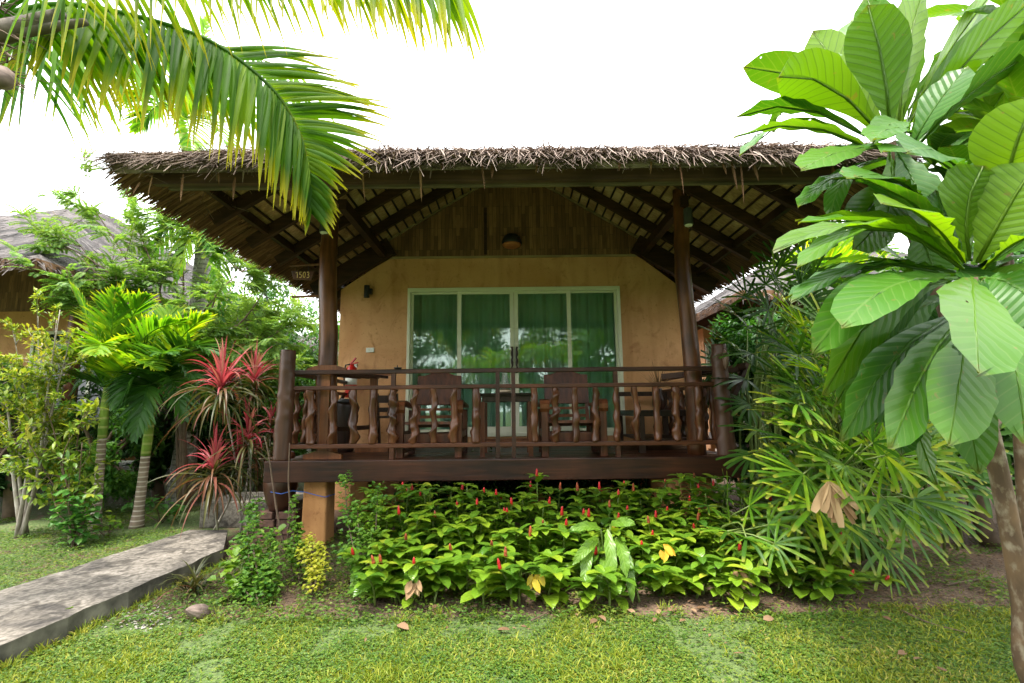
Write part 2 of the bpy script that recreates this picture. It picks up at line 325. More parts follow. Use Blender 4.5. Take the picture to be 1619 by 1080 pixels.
def ground_mat():
    m, nt, b, N, L = newmat('lawn_soil'); tc = N('TexCoord')
    n = wave_noise(N, L, tc.outputs['Object'], 1.3, 8); n2 = wave_noise(N, L, tc.outputs['Object'], 38, 6); n3 = wave_noise(N, L, tc.outputs['Object'], 9, 6)
    gr = ramp(N, [(.3, (.045, .075, .018)), (.55, (.085, .13, .03)), (.8, (.16, .18, .06))]); L(n2.outputs['Fac'], gr.inputs[0])
    sr = ramp(N, [(.3, (.055, .032, .020)), (.6, (.15, .095, .058)), (.85, (.27, .19, .13))]); L(n2.outputs['Fac'], sr.inputs[0])
    sx = N('SeparateXYZ'); L(tc.outputs['Object'], sx.inputs[0])
    yr = N('MapRange'); yr.inputs['From Min'].default_value = 3.25; yr.inputs['From Max'].default_value = 3.65; L(sx.outputs['Y'], yr.inputs['Value'])
    xr = N('MapRange'); xr.inputs['From Min'].default_value = -3.4; xr.inputs['From Max'].default_value = -2.6; xr.inputs['To Min'].default_value = -.7; xr.inputs['To Max'].default_value = 0; L(sx.outputs['X'], xr.inputs['Value'])
    yx = N('Math', operation='ADD'); L(yr.outputs[0], yx.inputs[0]); L(xr.outputs[0], yx.inputs[1])
    ad = N('Math', operation='MULTIPLY_ADD'); L(n3.outputs['Fac'], ad.inputs[0]); ad.inputs[1].default_value = .9; L(yx.outputs[0], ad.inputs[2])
    a2 = N('Math', operation='MULTIPLY_ADD'); L(n.outputs['Fac'], a2.inputs[0]); a2.inputs[1].default_value = .7; L(ad.outputs[0], a2.inputs[2])
    fr = ramp(N, [(.86, (0, 0, 0)), (1.0, (1, 1, 1))]); fr.color_ramp.elements[1].position = 1.0
    hf = N('Math', operation='MULTIPLY'); L(a2.outputs[0], hf.inputs[0]); hf.inputs[1].default_value = .78
    L(hf.outputs[0], fr.inputs[0])
    mt = N('Mix', data_type='RGBA'); L(fr.outputs[0], mt.inputs['Factor']); L(gr.outputs[0], mt.inputs['A']); L(sr.outputs[0], mt.inputs['B'])
    L(mt.outputs['Result'], b.inputs['Base Color']); b.inputs['Roughness'].default_value = .95
    bp = N('Bump', Strength=1); bp.inputs['Distance'].default_value = .03; L(n2.outputs['Fac'], bp.inputs['Height']); L(bp.outputs[0], b.inputs['Normal']); return m
M['ground'] = ground_mat()
def glass():
    m, nt, b, N, L = newmat('green_door_glass')
    t = N('BsdfTransparent'); t.inputs[0].default_value = (.86, .95, .91, 1); g = N('BsdfGlossy'); g.inputs['Roughness'].default_value = .02; g.inputs['Color'].default_value = (.9, 1, .93, 1)
    fr = N('Fresnel', IOR=1.5); k = N('Math', operation='MULTIPLY_ADD'); L(fr.outputs[0], k.inputs[0]); k.inputs[1].default_value = 1.05; k.inputs[2].default_value = .02
    ms = N('MixShader'); L(k.outputs[0], ms.inputs[0]); L(t.outputs[0], ms.inputs[1]); L(g.outputs[0], ms.inputs[2])
    L(ms.outputs[0], nt.nodes['Material Output'].inputs['Surface']); return m
M['glass'] = glass()
M['curtain'] = leafmat('teal_curtain', [(.2, (.30, .45, .37)), (.8, (.48, .62, .54))], .12, .9, (1, 1.1, 1.05), spec=.1)
def bark(name, a, c, ring=0, spots=None, ringcol=(.3, .25, .2)):
    m, nt, b, N, L = newmat(name); tc = N('TexCoord')
    n = wave_noise(N, L, tc.outputs['Object'], 9, 7, (1, 1, .6), .5); r = ramp(N, [(.32, a), (.7, c)]); L(n.outputs['Fac'], r.inputs[0]); col = r.outputs[0]
    if ring:
        wv = N('TexWave', wave_type='BANDS', bands_direction='Z', Scale=ring); wv.inputs['Distortion'].default_value = .6; wv.inputs['Detail'].default_value = 1; L(tc.outputs['Object'], wv.inputs['Vector'])
        rr = ramp(N, [(.78, (0, 0, 0)), (.9, (1, 1, 1))]); L(wv.outputs['Fac'], rr.inputs[0])
        mt = N('Mix', data_type='RGBA'); L(rr.outputs[0], mt.inputs['Factor']); L(col, mt.inputs['A']); mt.inputs['B'].default_value = (*ringcol, 1); col = mt.outputs['Result']
    if spots:
        n2 = wave_noise(N, L, tc.outputs['Object'], 30, 7, (1, 1, .6)); sr = ramp(N, [(.52, (0, 0, 0)), (.68, (1, 1, 1))]); L(n2.outputs['Fac'], sr.inputs[0])
        mt = N('Mix', data_type='RGBA'); L(sr.outputs[0], mt.inputs['Factor']); L(col, mt.inputs['A']); mt.inputs['B'].default_value = (*spots, 1); col = mt.outputs['Result']
    L(col, b.inputs['Base Color']); b.inputs['Roughness'].default_value = .85
    bp = N('Bump', Strength=.7); bp.inputs['Distance'].default_value = .015; L(n.outputs['Fac'], bp.inputs['Height']); L(bp.outputs[0], b.inputs['Normal']); return m
M['bark'] = bark('brown_bark', (.05, .027, .013), (.135, .078, .038), 0, (.19, .15, .105), (.07, .04, .02))
M['palebark'] = bark('pale_lichen_bark', (.16, .13, .10), (.36, .33, .28))
M['palmtrunk'] = bark('ringed_palm_trunk', (.14, .10, .07), (.28, .22, .16), 5.5, None, (.45, .40, .33))
M['greytrunk'] = bark('grey_palm_trunk', (.16, .15, .13), (.34, .32, .28), 4, (.45, .45, .42), (.12, .11, .1))
M['shaft'] = bark('green_crownshaft', (.10, .20, .02), (.24, .36, .05), 3, None, (.35, .40, .12))
M['coco'] = bark('coconut_trunk', (.05, .04, .03), (.13, .105, .08), 0)
M['stem'] = plain('green_stem', (.12, .17, .035), .5)
M['brownstem'] = plain('brown_twig', (.10, .065, .04), .8, 0, .4)
G = leafmat
M['cocoleaf'] = G('coconut_leaflet', [(.0, (.020, .075, .004)), (.5, (.055, .145, .005)), (.85, (.15, .24, .008)), (1, (.30, .32, .015))], .62, .55, (1.9, 1.7, .25), spec=.14, tips=(.60, (.34, .31, .02)))
M['bigleaf'] = G('broad_tree_leaf', [(.1, (.016, .075, .008)), (.5, (.040, .130, .010)), (.9, (.085, .190, .012))], .36, .38, (1.7, 1.5, .25), .5, (.12, .20, .05), .28, 13)
M['bigleaflight'] = G('backlit_tree_leaf', [(.1, (.05, .135, .005)), (.5, (.08, .18, .006)), (.9, (.13, .235, .009))], .52, .4, (1.35, 1.3, .25), .6, (.03, .075, .012), .5, 13)  # brighter copy of the broad leaf, backlight put into its colour
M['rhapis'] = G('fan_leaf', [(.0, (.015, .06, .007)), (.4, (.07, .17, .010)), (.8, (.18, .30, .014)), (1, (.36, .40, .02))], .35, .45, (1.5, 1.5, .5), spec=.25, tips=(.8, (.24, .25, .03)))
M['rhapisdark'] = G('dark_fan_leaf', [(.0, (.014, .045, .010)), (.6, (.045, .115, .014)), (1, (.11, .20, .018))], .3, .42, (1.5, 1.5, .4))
M['ginger'] = G('ginger_leaf', [(.0, (.045, .13, .010)), (.4, (.14, .26, .014)), (.8, (.23, .33, .018)), (1, (.34, .37, .03))], .3, .3, (1.5, 1.5, .5), .3, (.16, .26, .08), .6, 7)
M['spike'] = plain('red_bract', (.42, .012, .014), .35, 0, .5, 40, .5)
M['rust'] = plain('rusty_bract', (.28, .055, .015), .5, 0, .6, 40, .5)
M['yellowleaf'] = G('yellow_leaf', [(.2, (.5, .26, .02)), (.8, (.52, .40, .04))], .35, .4, (1.3, 1.2, .5))
M['arum'] = G('arum_leaf', [(.1, (.08, .19, .014)), (.9, (.14, .26, .02))], .35, .4, (1.4, 1.4, .4), .5, (.26, .38, .08), .5, 9)
M['lime'] = G('lime_frill_leaf', [(.0, (.05, .14, .02)), (.45, (.12, .24, .025)), (.8, (.24, .34, .035)), (1, (.42, .42, .05))], .35, .45, (1.4, 1.4, .5))
M['yellowfrill'] = G('yellow_frill_leaf', [(.0, (.20, .27, .02)), (.5, (.42, .42, .04)), (1, (.55, .48, .08))], .35, .45, (1.3, 1.3, .5))
M['manila'] = G('sunny_palm_leaflet', [(.0, (.03, .11, .010)), (.35, (.08, .21, .014)), (.7, (.18, .31, .016)), (1, (.34, .38, .022))], .5, .35, (1.7, 1.6, .35), tips=(.75, (.35, .36, .03)))  # lit copy of the leaflet, sunshine put into the colour
M['manilad'] = G('shade_palm_leaflet', [(.0, (.015, .055, .012)), (.6, (.04, .12, .018)), (1, (.10, .20, .025))], .4, .35, (1.6, 1.6, .4))  # shaded copy of the leaflet, shade put into the darker colour
M['feather'] = G('feathery_leaflet', [(.0, (.05, .13, .03)), (.5, (.12, .23, .045)), (1, (.26, .35, .07))], .45, .5, (1.5, 1.5, .6))
M['smallgreen'] = G('small_tree_leaf', [(.0, (.04, .10, .015)), (.45, (.12, .20, .022)), (.8, (.26, .31, .035)), (1, (.38, .30, .05))], .4, .4, (1.5, 1.4, .5))
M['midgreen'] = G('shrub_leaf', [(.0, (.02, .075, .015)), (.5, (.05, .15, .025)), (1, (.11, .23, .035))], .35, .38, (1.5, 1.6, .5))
M['darkgreen'] = G('deep_shade_leaf', [(.0, (.010, .035, .010)), (.5, (.03, .08, .018)), (1, (.075, .15, .03))], .35, .45, (1.4, 1.5, .5))  # leaf colour darkened to carry the shade of background foliage
M['redleaf'] = G('red_cordyline_leaf', [(.0, (.10, .02, .022)), (.35, (.28, .035, .05)), (.75, (.40, .09, .10)), (1, (.30, .22, .10))], .35, .35, (1.4, .9, .9))
M['bronzeleaf'] = G('bronze_cordyline_leaf', [(.0, (.025, .04, .012)), (.45, (.075, .075, .022)), (.75, (.17, .055, .04)), (1, (.26, .17, .08))], .3, .4, (1.3, 1.2, .6))
M['grass'] = G('grass_blade', [(.0, (.06, .12, .010)), (.5, (.15, .20, .014)), (.85, (.28, .28, .035)), (1, (.40, .31, .11))], .3, .5, (1.4, 1.4, .5))
M['clover'] = G('ground_cover_leaf', [(.0, (.03, .085, .014)), (.5, (.08, .15, .017)), (1, (.20, .22, .035))], .3, .5, (1.4, 1.4, .5))

# ---------------------------------------------------------------- ground, path
g = MB(); g.add([V((-400, -400, 0)), V((400, -400, 0)), V((400, 600, 0)), V((-400, 600, 0))], [(0, 1, 2, 3)])
tag(g.build('ground', M['ground']), kind='structure')

def densify_edge(a, b, n, amp):
    a = V(a); b = V(b); nn = (b - a).normalized(); pr = V((-nn.y, nn.x, 0)); out = []
    for i in range(n + 1):
        p = a.lerp(b, i / n); out.append(p + pr * amp * (noise.noise(p * 5) + .5 * noise.noise(p * 19)))
    return out
PT = .13
n0, n1 = atz(-260, 1135, PT), atz(353, 868, PT); f0, f1 = atz(-260, 1018, PT), atz(300, 838, PT)
near = densify_edge(n0, n1, 40, .022); far = densify_edge(f1, f0, 40, .02)
p = MB(); ring = near + [atz(360, 838, PT)] + far; n_ = len(ring)
vs = [V((q.x, q.y, PT)) for q in ring]
ins = []
p.add(vs, [tuple(range(n_))]); p.m = 1
low = [V((q.x + .012 * noise.noise(q * 9), q.y + .03 * noise.noise(q * 7), -.02)) for q in ring]
p.add(vs + low, [(i, i + n_, (i + 1) % n_ + n_, (i + 1) % n_) for i in range(n_)])
tag(p.build('path', [M['concrete'], M['mossy']]), kind='structure')
# concrete step at the head of the path
a0, a1 = atz(312, 836, .0), atz(400, 836, .0)
st = MB(); st.bbox(a0.x, a0.x + 1.15, a0.y + .02, a0.y + .75, 0, .30)
tag(bevel(st.build('concrete_step', M['concrete'], None, False, (a0.x, a0.y, 0)), .012), 'low concrete step block at the far end of the slab path', 'step')

# ---------------------------------------------------------------- the bungalow
CX, DZ = .035, .866                      # middle line of the roof, deck level
HX, Y0, Y1, SL, SF = 3.06, 3.48, 11.2, .62, .56
ZE = 3.175                               # underside of the thatch at the eave
def zu(x): return ZE + SL * (HX - abs(x - CX))
bg_ = thing('bungalow', 'ochre walled bungalow with thatched hip roof and railed wooden veranda', 'bungalow', (0, 7, 0))

def wall_poly(side):
    s = side; e = -2.53 if s < 0 else 2.49; d = -1.533 if s < 0 else 1.6; k = -1.86 if s < 0 else 1.915
    P = [(e, .55), (d, .55), (d, 3.61), (k, 3.61), (e, 3.15)]
    return P if s < 0 else P[::-1]
wl = MB(); wl.prism(wall_poly(-1), 7.0, 7.16); wl.prism(wall_poly(1), 7.0, 7.16)
wl.prism([(-1.533, 3.155), (1.6, 3.155), (1.6, 3.61), (-1.533, 3.61)], 7.0, 7.16); wl.prism([(-1.533, .55), (1.6, .55), (1.6, .985), (-1.533, .985)], 7.0, 7.16)
for x in (-2.45, 2.41): wl.bbox(x - .08, x + .08, 7.16, 10.9, 0, 3.1)
wl.bbox(-2.53, 2.49, 7.02, 7.15, 0, .549)  # added skirt wall, blocks the light from behind under the deck
wl.bbox(-2.37, 2.33, 10.75, 10.9, .3, 3.3)
wl.build('wall', M['wall'], bg_)
rm = MB(); rm.bbox(-2.36, 2.32, 7.17, 10.74, .84, .865); rm.bbox(-2.36, 2.32, 7.17, 10.74, 3.2, 3.22); rm.bbox(-2.36, 2.32, 8.6, 8.62, .87, 3.19)
rm.build('room_interior', M['pier'], bg_)
gp = MB(); gp.prism([(-1.84, 3.64), (1.91, 3.64), (1.91, 3.875), (.30, 4.86), (CX, 5.02), (-.23, 4.86), (-1.84, 3.875)][::-1][::-1], 6.985, 7.10)
gpo = gp.build('gable_panel', M['bamboo'], bg_)
tr = MB()
for s in (-1, 1): tr.bar((CX + s * 1.87, 6.965, 3.90), (CX + s * .1, 6.965, 4.985), .03, .035)
tr.bbox(-1.90, 1.95, 6.965, 7.06, 3.61, 3.638)
sl_ = MB(); sl_.bbox(-.405, -.36, 6.974, 6.984, 3.66, 4.4); sl_.build('gap_shade_strip', M['beam'], gpo)  # flat dark strip that paints the shade inside a gap
tr.build('gable_trim', wood('pale_bamboo_trim', (.13, .09, .05), (.27, .20, .11), 0, .5), gpo)

# roof -----------------------------------------------------------
YA = Y0 + SL * HX / SF
TH = .14
rf = MB()
def top(x, y, dz=TH):
    z = min(zu(x), ZE + SF * (y - Y0)); return V((x, y, z + dz))
# outer thatch as a lumpy sheet
nx, ny = 80, 90
vs = []; 
for j in range(ny + 1):
    for i in range(nx + 1):
        x = CX + (i / nx * 2 - 1) * (HX + .05); y = Y0 - .05 + (Y1 - Y0 + .05) * j / ny
        q = top(x, y); q.z += .035 * noise.noise(q * 2.3) + .02 * noise.noise(q * 9); vs.append(q)
rf.add(vs, [(j * (nx + 1) + i, j * (nx + 1) + i + 1, (j + 1) * (nx + 1) + i + 1, (j + 1) * (nx + 1) + i) for j in range(ny) for i in range(nx)])
roof = rf.build('roof', M['thatch'], bg_, True)
un = MB()
vs = [V((CX - HX, Y0, ZE)), V((CX - HX, Y1, ZE)), V((CX, Y1, ZE + SL * HX)), V((CX, YA, ZE + SL * HX)), V((CX + HX, Y0, ZE)), V((CX + HX, Y1, ZE))]
un.add(vs, [(0, 3, 2, 1), (4, 5, 2, 3), (0, 4, 3)])
un.add([q.copy() for q in (vs[0], vs[1], vs[1] + V((-.05, 0, TH)), vs[0] + V((-.05, -.05, TH)))], [(0, 1, 2, 3)])
un.add([q.copy() for q in (vs[4], vs[5], vs[5] + V((.05, 0, TH)), vs[4] + V((.05, -.05, TH)))], [(3, 2, 1, 0)])
un.build('roof_underside', M['under'], roof); un = MB()
un.add([q.copy() for q in (vs[0], vs[4], vs[4] + V((.05, -.05, TH)), vs[0] + V((-.05, -.05, TH)))], [(3, 2, 1, 0)])
un.build('thatch_lip', M['thatch'], roof)
# loose straw over the front slope and its ragged edge
sw = MB()
def lump(x): return .55 + .9 * max(0, noise.noise(V((x * 1.7, 3.1, 0))) + .25) + .35 * noise.noise(V((x * 6, 0, 1)))
for _ in range(8200):
    x = CX + U(-1, 1) * (HX + .06); e = R() ** 1.7 * 1.1; y = Y0 - .03 + e + .05 * noise.noise(V((x * 2.3, 7, 0)))
    b_ = top(x, y, TH + U(-.07, .035) * (1 if e < .35 else .4) * lump(x))
    ang = U(-.45, .45) if R() < .6 else U(-1.5, 1.5)
    d = V((sin(ang), -cos(ang), -SF * cos(ang) + U(-.15, .3)))
    L_ = U(.10, .46) * (.7 + .5 * lump(x))
    sw.leaf(b_, d, V((U(-.6, .6), -.3, 1)), L_, U(.005, .015), lambda t: 1 - .75 * t, U(.1, .9), U(-.4, .5), 2, U(-.8, .8))
for _ in range(6500):                                                  # under-fringe at the very edge
    x = CX + U(-1, 1) * (HX + .05); b_ = V((x, Y0 - U(-.06, .07), ZE + U(.035, TH)))
    d = V((U(-.9, .9), -U(.3, 1.0), -U(-.1, .7)))
    sw.leaf(b_, d, V((U(-.6, .6), -.5, 1)), U(.04, .15) * (.35 + .8 * lump(x)), U(.006, .018), lambda t: 1 - .7 * t, U(.2, 1.0), .3, 2, U(-1, 1))
for _ in range(2500):                                                  # far slopes, ridge line
    x = CX + U(-1, 1) * HX; y = U(5, 8.5); b_ = top(x, y, TH + .02)
    sw.leaf(b_, V((U(-.3, .3) + (.8 if x > CX else -.8), U(-.5, .5), -.35)), V((0, 0, 1)), U(.1, .3), U(.01, .03), lambda t: 1 - .7 * t, .3, .2, 2)
sw.build('loose_straw', M['straw'], roof)
# dry leaf strips hanging below the front edge
for px, py, ln in [(430, 272, 18), (610, 258, 22), (700, 254, 16), (850, 252, 24), (905, 252, 18), (1030, 250, 26), (1230, 256, 22), (206, 292, 26), (222, 288, 24), (241, 278, 38), (290, 275, 50), (345, 272, 24), (372, 280, 44), (572, 258, 62), (664, 256, 62), (761, 252, 50), (779, 258, 26), (1074, 255, 62), (1142, 258, 20), (1156, 255, 46), (1171, 258, 66), (1188, 254, 34), (980, 252, 20), (1316, 262, 40)]:
    hg = MB(); b_ = at(px, py, Y0 - .02); L_ = ln / FPX * 3.9
    hg.leaf(b_, V((U(-.3, .3), U(-.3, .1), -1)), V((0, -1, 0)), L_, U(.014, .03), strap, .2, .35, 4, U(-.6, .6)); hg.build('hanging_leaf_strip', M['reed'], roof)
rd = MB()
for s in (-1, 1):
    for k in range(2300):
        y = Y0 + .03 + (Y1 - Y0) * (k / 2300) + U(-.02, .03); lay = R()
        b_ = V((CX + s * (HX - U(.10, .34)), y, 0)); b_.z = zu(b_.x) - .008 - .016 * lay
        d = V((s * 1.0, U(-.07, .05), -SL + U(-.03, .03)))
        L_ = U(.34, .60) - abs(b_.x - CX) * 0
        rem = (HX + U(-.02, .09) - abs(b_.x - CX)) * 1.18
        rd.leaf(b_, d, V((0, 0, 1)), max(.1, rem), U(.014, .035), lambda t: 1 - .55 * t ** 3, U(0, .25), U(-.2, .3), 2, U(-.3, .3))
    for k in range(1500):                                              # shaggy end grain
        y = U(Y0 - .05, Y1); b_ = V((CX + s * (HX + .0), y, ZE + U(0, TH)))
        rd.leaf(b_, V((s, U(-.7, .3), U(-.9, .1))), V((0, 0, 1)), U(.04, .10), U(.01, .025), lambda t: 1 - .6 * t, .4, .2, 2, U(-.6, .6))
rd.build('eave_reeds', M['reed'], roof)
bt = MB()
for s in (-1, 1):
    k = 0
    x = HX - .30
    while x > .15:
        X = CX + s * x; yb = Y0 + (HX - x) * SL / SF
        bt.bar((X, yb - .02, zu(X) - .012), (X, Y1 - .3, zu(X) - .012), .022, .016); x -= .118
bt.build('batten', M['beam'], roof); 
roof.children[-1]['label'] = 'thin dark battens under the thatch'
for s in (-1, 1):
    for k in range(9):
        y = 4.44 + .64 * k
        if 6.5 < y < 7.25: continue
        xi = max(.05, HX - (y - Y0) * SF / SL + .02)
        a = V((CX + s * (HX - .16), y, 0)); a.z = zu(a.x) - .085; b_ = V((CX + s * xi, y, 0)); b_.z = zu(b_.x) - .085
        if y > YA: b_ = V((CX + s * .03, y, zu(CX + s * .03) - .085))
        r_ = MB(); r_.bar(a, b_, .052, .125); r_.build('rafter', M['beam'], roof)
    e = MB(); X = CX + s * (HX - .36); e.bar((X, Y0 + .16, zu(X) - .075), (X, Y1 - .4, zu(X) - .075), .05, .09); e.build('eave_purlin', M['beam'], roof)
    e = MB(); X = CX + s * 1.93; e.bar((X, 5.18, zu(X) - .205), (X, 6.97, zu(X) - .205), .085, .12); e.build('plate_beam', M['beam'], roof)
    e = MB(); e.bar((CX + s * 1.82, 6.93, 3.80), (CX + s * 2.95, 6.93, 3.135), .10, .30); e.build('gable_rafter', M['beam'], roof)
fb = MB(); fb.bar((CX - HX + .22, Y0 + .12, ZE + .035), (CX + HX - .22, Y0 + .12, ZE + .035), .05, .15); fb.build('fascia_beam', wood('fascia_wood', (.028, .014, .009), (.075, .04, .026), 0, .55), roof)
fb = MB(); fb.bar((CX - HX + .30, Y0 + .18, ZE - .038), (CX + HX - .30, Y0 + .18, ZE - .038), .035, .026); fb.build('fascia_strip', wood('pale_strip', (.05, .035, .025), (.12, .09, .06), 0, .6), roof)

# round log posts -----------------------------------------------------------
def log(mb, p0, p1, r0, r1, seed=0, n=22, knots=6, bend=.02, k=16):
    p0 = V(p0); p1 = V(p1); pts = []; rs = []
    for i in range(n + 1):
        t = i / n; q = p0.lerp(p1, t); q.x += bend * noise.noise(V((seed, t * 2.2, 0))) * 2 * sin(pi * t) ; q.y += bend * noise.noise(V((seed, t * 2.2, 9)))
        pts.append(q); rs.append(r0 + (r1 - r0) * t)
    kn = [(random.Random(seed * 77 + j).uniform(.04, .96), random.Random(seed * 91 + j).uniform(0, 6.28)) for j in range(knots)]
    def fr(t, th):
        v_ = 1 + .06 * noise.noise(V((cos(th) * 1.4 + seed, sin(th) * 1.4, t * 5))) + .03 * noise.noise(V((cos(th) * 4 + seed, sin(th) * 4, t * 2)))
        for kt, ka in kn:
            da = (th - ka + pi) % (2 * pi) - pi; v_ += .16 * math.exp(-((t - kt) * 34) ** 2 - (da * 2.4) ** 2)
        return v_
    mb.tube(pts, rs, k, True, fr)
po = MB(); log(po, at(517, 722, 5.3), V((-2.075, 5.3, zu(-2.075) - .15)), .108, .088, 3, 40, 7, .04); po.build('post', M['log'], bg_, True)
po = MB(); log(po, V((1.965, 5.3, DZ)), V((1.955, 5.3, zu(1.955) - .03)), .098, .078, 5, 40, 7, .022); po.build('post', M['log'], bg_, True)

# deck -----------------------------------------------------------
dk = MB()
for k in range(17):
    y = 5.02 + k * .1175; dk.bbox(-2.44, 2.27, y, y + .112, DZ - .035, DZ - .002 * (k % 2))
deck = dk.build('deck', M['plank'], bg_)
db = MB(); db.bbox(-2.49, 2.315, 4.955, 5.015, DZ - .205, DZ + .004); bevel(db.build('deck_beam', M['plank'], deck), .008)
db = MB()
for x in (-2.40, 2.23): db.bbox(x - .03, x + .03, 5.02, 6.98, DZ - .21, DZ - .04)
for y in (5.35, 6.2): db.bbox(-2.36, 2.2, y, y + .1, DZ - .19, DZ - .04)
db.build('joist', M['beam'], deck)
for x in (-2.045, 1.93):
    for y in (5.27, 6.75):
        q = MB(); q.prism([(x - .13, 0), (x + .13, 0), (x + .12, .655), (x - .12, .655)], y - .13, y + .13); bevel(q.build('pier', M['pier'], bg_), .02)

# railing -----------------------------------------------------------
RY = 5.075
XL, XR = -2.355, 2.18
rl = MB()
rl.bbox(XL + .05, XR - .05, RY - .02, RY + .035, 1.745, 1.79); rl.bbox(XL + .03, XR - .03, RY - .03, RY + .03, 1.580, 1.622); rl.bbox(XL + .02, XR - .02, RY - .03, RY + .03, .982, 1.026)
YE = 6.95
for x in (XL + .02, XR - .02):
    for z0, z1 in ((1.738, 1.783), (1.578, 1.618), (.98, 1.022)): rl.bbox(x - .025, x + .025, RY + .07, YE, z0, z1)
rail = bevel(rl.build('railing', M['plank'], bg_), .006)
for x, z in ((XL, 2.0), (XR, 2.015)):
    q = MB(); log(q, V((x - (.012 if x < 0 else -.0), 5.06, DZ)), V((x, 5.06, z)), .088, .074, 11 + x, 50, 26, .008, 20); q.build('end_post', M['logdark'], rail, True)
q = MB(); q.tube([V((XR + .018, 4.975, 1.74)), V((XR + .02, 4.968, 1.80)), V((XR + .022, 4.972, 1.90)), V((XR + .016, 4.985, 1.955))], [.006, .028, .034, .008], 10); q.build('carved_notch', wood('fresh_cut_wood', (.09, .05, .035), (.18, .11, .08), 2, .5), rail, True)
def baluster(p0, p1, r, seed):
    rnd = random.Random(seed); p0 = V(p0); p1 = V(p1); n = 34; pts = []; turns = rnd.uniform(1.4, 3.4) * rnd.choice((-1, 1)); a0 = rnd.uniform(0, 6.28); amp = rnd.uniform(.003, .008); spi = rnd.random() < .68
    rs = []
    kn = [(rnd.uniform(.05, .95), rnd.uniform(0, 6.28), rnd.uniform(.25, .6)) for _ in range(5)]
    for i in range(n + 1):
        t = i / n; q = p0.lerp(p1, t); th = a0 + turns * 2 * pi * t
        q.x += amp * cos(th) + .006 * noise.noise(V((seed, t * 2, 0))); q.y += amp * sin(th); pts.append(q)
        rs.append(r * (1.0 + .22 * noise.noise(V((seed * 3.1, t * 4, 2)))) * (1.15 - .2 * t))
    def fr(t, th):
        v_ = 1 + .08 * noise.noise(V((cos(th) + seed, sin(th), t * 7)))
        if spi:
            ph = (th - (a0 + turns * 2 * pi * t)) % (2 * pi) - pi; v_ += .50 * math.exp(-(ph * 1.9) ** 2) - .14
        for kt, ka, kh in kn:
            da = (th - ka + pi) % (2 * pi) - pi; v_ += kh * math.exp(-((t - kt) * 16) ** 2 - (da * 1.8) ** 2)
        return v_
    mb = MB(); mb.tube(pts, rs, 14, True, fr); return mb
bx = [491, 526, 559, 590, 621, 655, 686, 718, 753, 845, 878, 910, 942, 975, 1006, 1039, 1070, 1105]
for i, px in enumerate(bx):
    x = at(px, 655, RY).x
    thick = {491: .040, 621: .041, 753: .042, 559: .038, 590: .036, 718: .036, 878: .038, 975: .03}.get(px, .034)
    baluster((x, RY, 1.024), (x, RY, 1.582), thick, 100 + i * 7).build('baluster', M['vine'], rail, True)
for x in (XL + .02, XR - .02):
    for k in range(7):
        y = 5.28 + k * .235; baluster((x, y, 1.02), (x, y, 1.58), .03, 300 + k + x).build('baluster', M['vine'], rail, True)
for px in (787, 812):
    x = at(px, 655, RY).x; q = MB(); q.bbox(x - .021, x + .021, RY - .034, RY - .0302, DZ, 1.744); q.bbox(x - .021, x + .021, RY - .0302, RY + .031, DZ, 1.744); bevel(q.build('baluster', M['plank'], rail), .004)
for px in (621, 975):
    x = at(px, 655, RY).x; q = MB(); q.bbox(x - .022, x + .022, RY - .02, RY + .02, 1.622, 1.745); q.build('spacer_block', M['plank'], rail); q = MB(); q.bbox(x - .022, x + .022, RY - .02, RY + .02, DZ, .982); q.build('spacer_block', M['plank'], rail)
sb_ = MB()                                            # outward leaning back of the right-hand side bench
for y in (5.35, 6.1, 6.8): sb_.bar((XR + .06, y, 1.16), (XR + .40, y, 1.78), .05, .09, (0, 1, 0))
sb_.bar((XR + .36, 5.2, 1.80), (XR + .36, 6.9, 1.80), .05, .07); sb_.bar((XR + .30, 5.2, 1.66), (XR + .30, 6.9, 1.66), .04, .05); sb_.bar((XR - .45, 5.62, 1.72), (XR + .40, 5.38, 1.78), .05, .06)
sb_.build('leaning_backrest', M['planky'], rail)

# sliding door -----------------------------------------------------------
DX = [-1.533, -.787, .045, .86, 1.6]; DB, DT = .985, 3.155
fr = MB()
fr.bbox(-1.533, 1.6, 6.965, 7.08, DT - .055, DT); fr.bbox(-1.533, 1.6, 6.965, 7.08, DB, DB + .05)
for x0, x1 in ((-1.533, -1.49), (1.557, 1.6)): fr.bbox(x0, x1, 6.965, 7.08, DB + .05, DT - .055)
door = bevel(fr.build('sliding_door', M['frame'], bg_), .004)
def panel(x0, x1, y, wst):
    q = MB(); z0, z1 = DB + .052, DT - .057
    q.bbox(x0, x0 + wst, y, y + .035, z0, z1); q.bbox(x1 - wst, x1, y, y + .035, z0, z1); q.bbox(x0 + wst, x1 - wst, y, y + .035, z0, z0 + wst * 1.5); q.bbox(x0 + wst, x1 - wst, y, y + .035, z1 - wst * .7, z1)
    q.build('door_panel', M['frame'], door)
    q = MB(); q.bbox(x0 + wst - .004, x1 - wst + .004, y + .014, y + .02, z0 + wst * 1.5 - .004, z1 - wst * .7 + .004); q.build('pane', M['glass'], door)
panel(-1.489, -.76, 7.035, .035); panel(.835, 1.556, 7.035, .035); panel(-.80, .031, 6.985, .058); panel(.035, .87, 6.985, .058)
for x in (.0, .066):
    q = MB(); pts = [V((x + .006 * sin(t * 2.3 + x * 50), 6.945, 1.88 + .038 * t)) for t in range(11)]; q.tube(pts, [.017 + .004 * sin(t * 1.9) for t in range(11)], 8); q.bbox(x - .01, x + .01, 6.955, 6.984, 1.9, 1.93); q.bbox(x - .01, x + .01, 6.955, 6.984, 2.2, 2.23); q.build('door_handle', M['darkchair'], door, True)
q = MB(); q.bbox(.13, .235, 6.994, 6.998, 1.915, 1.945); q.build('door_sticker', M['gold'], door)
cu = MB(); n = 420
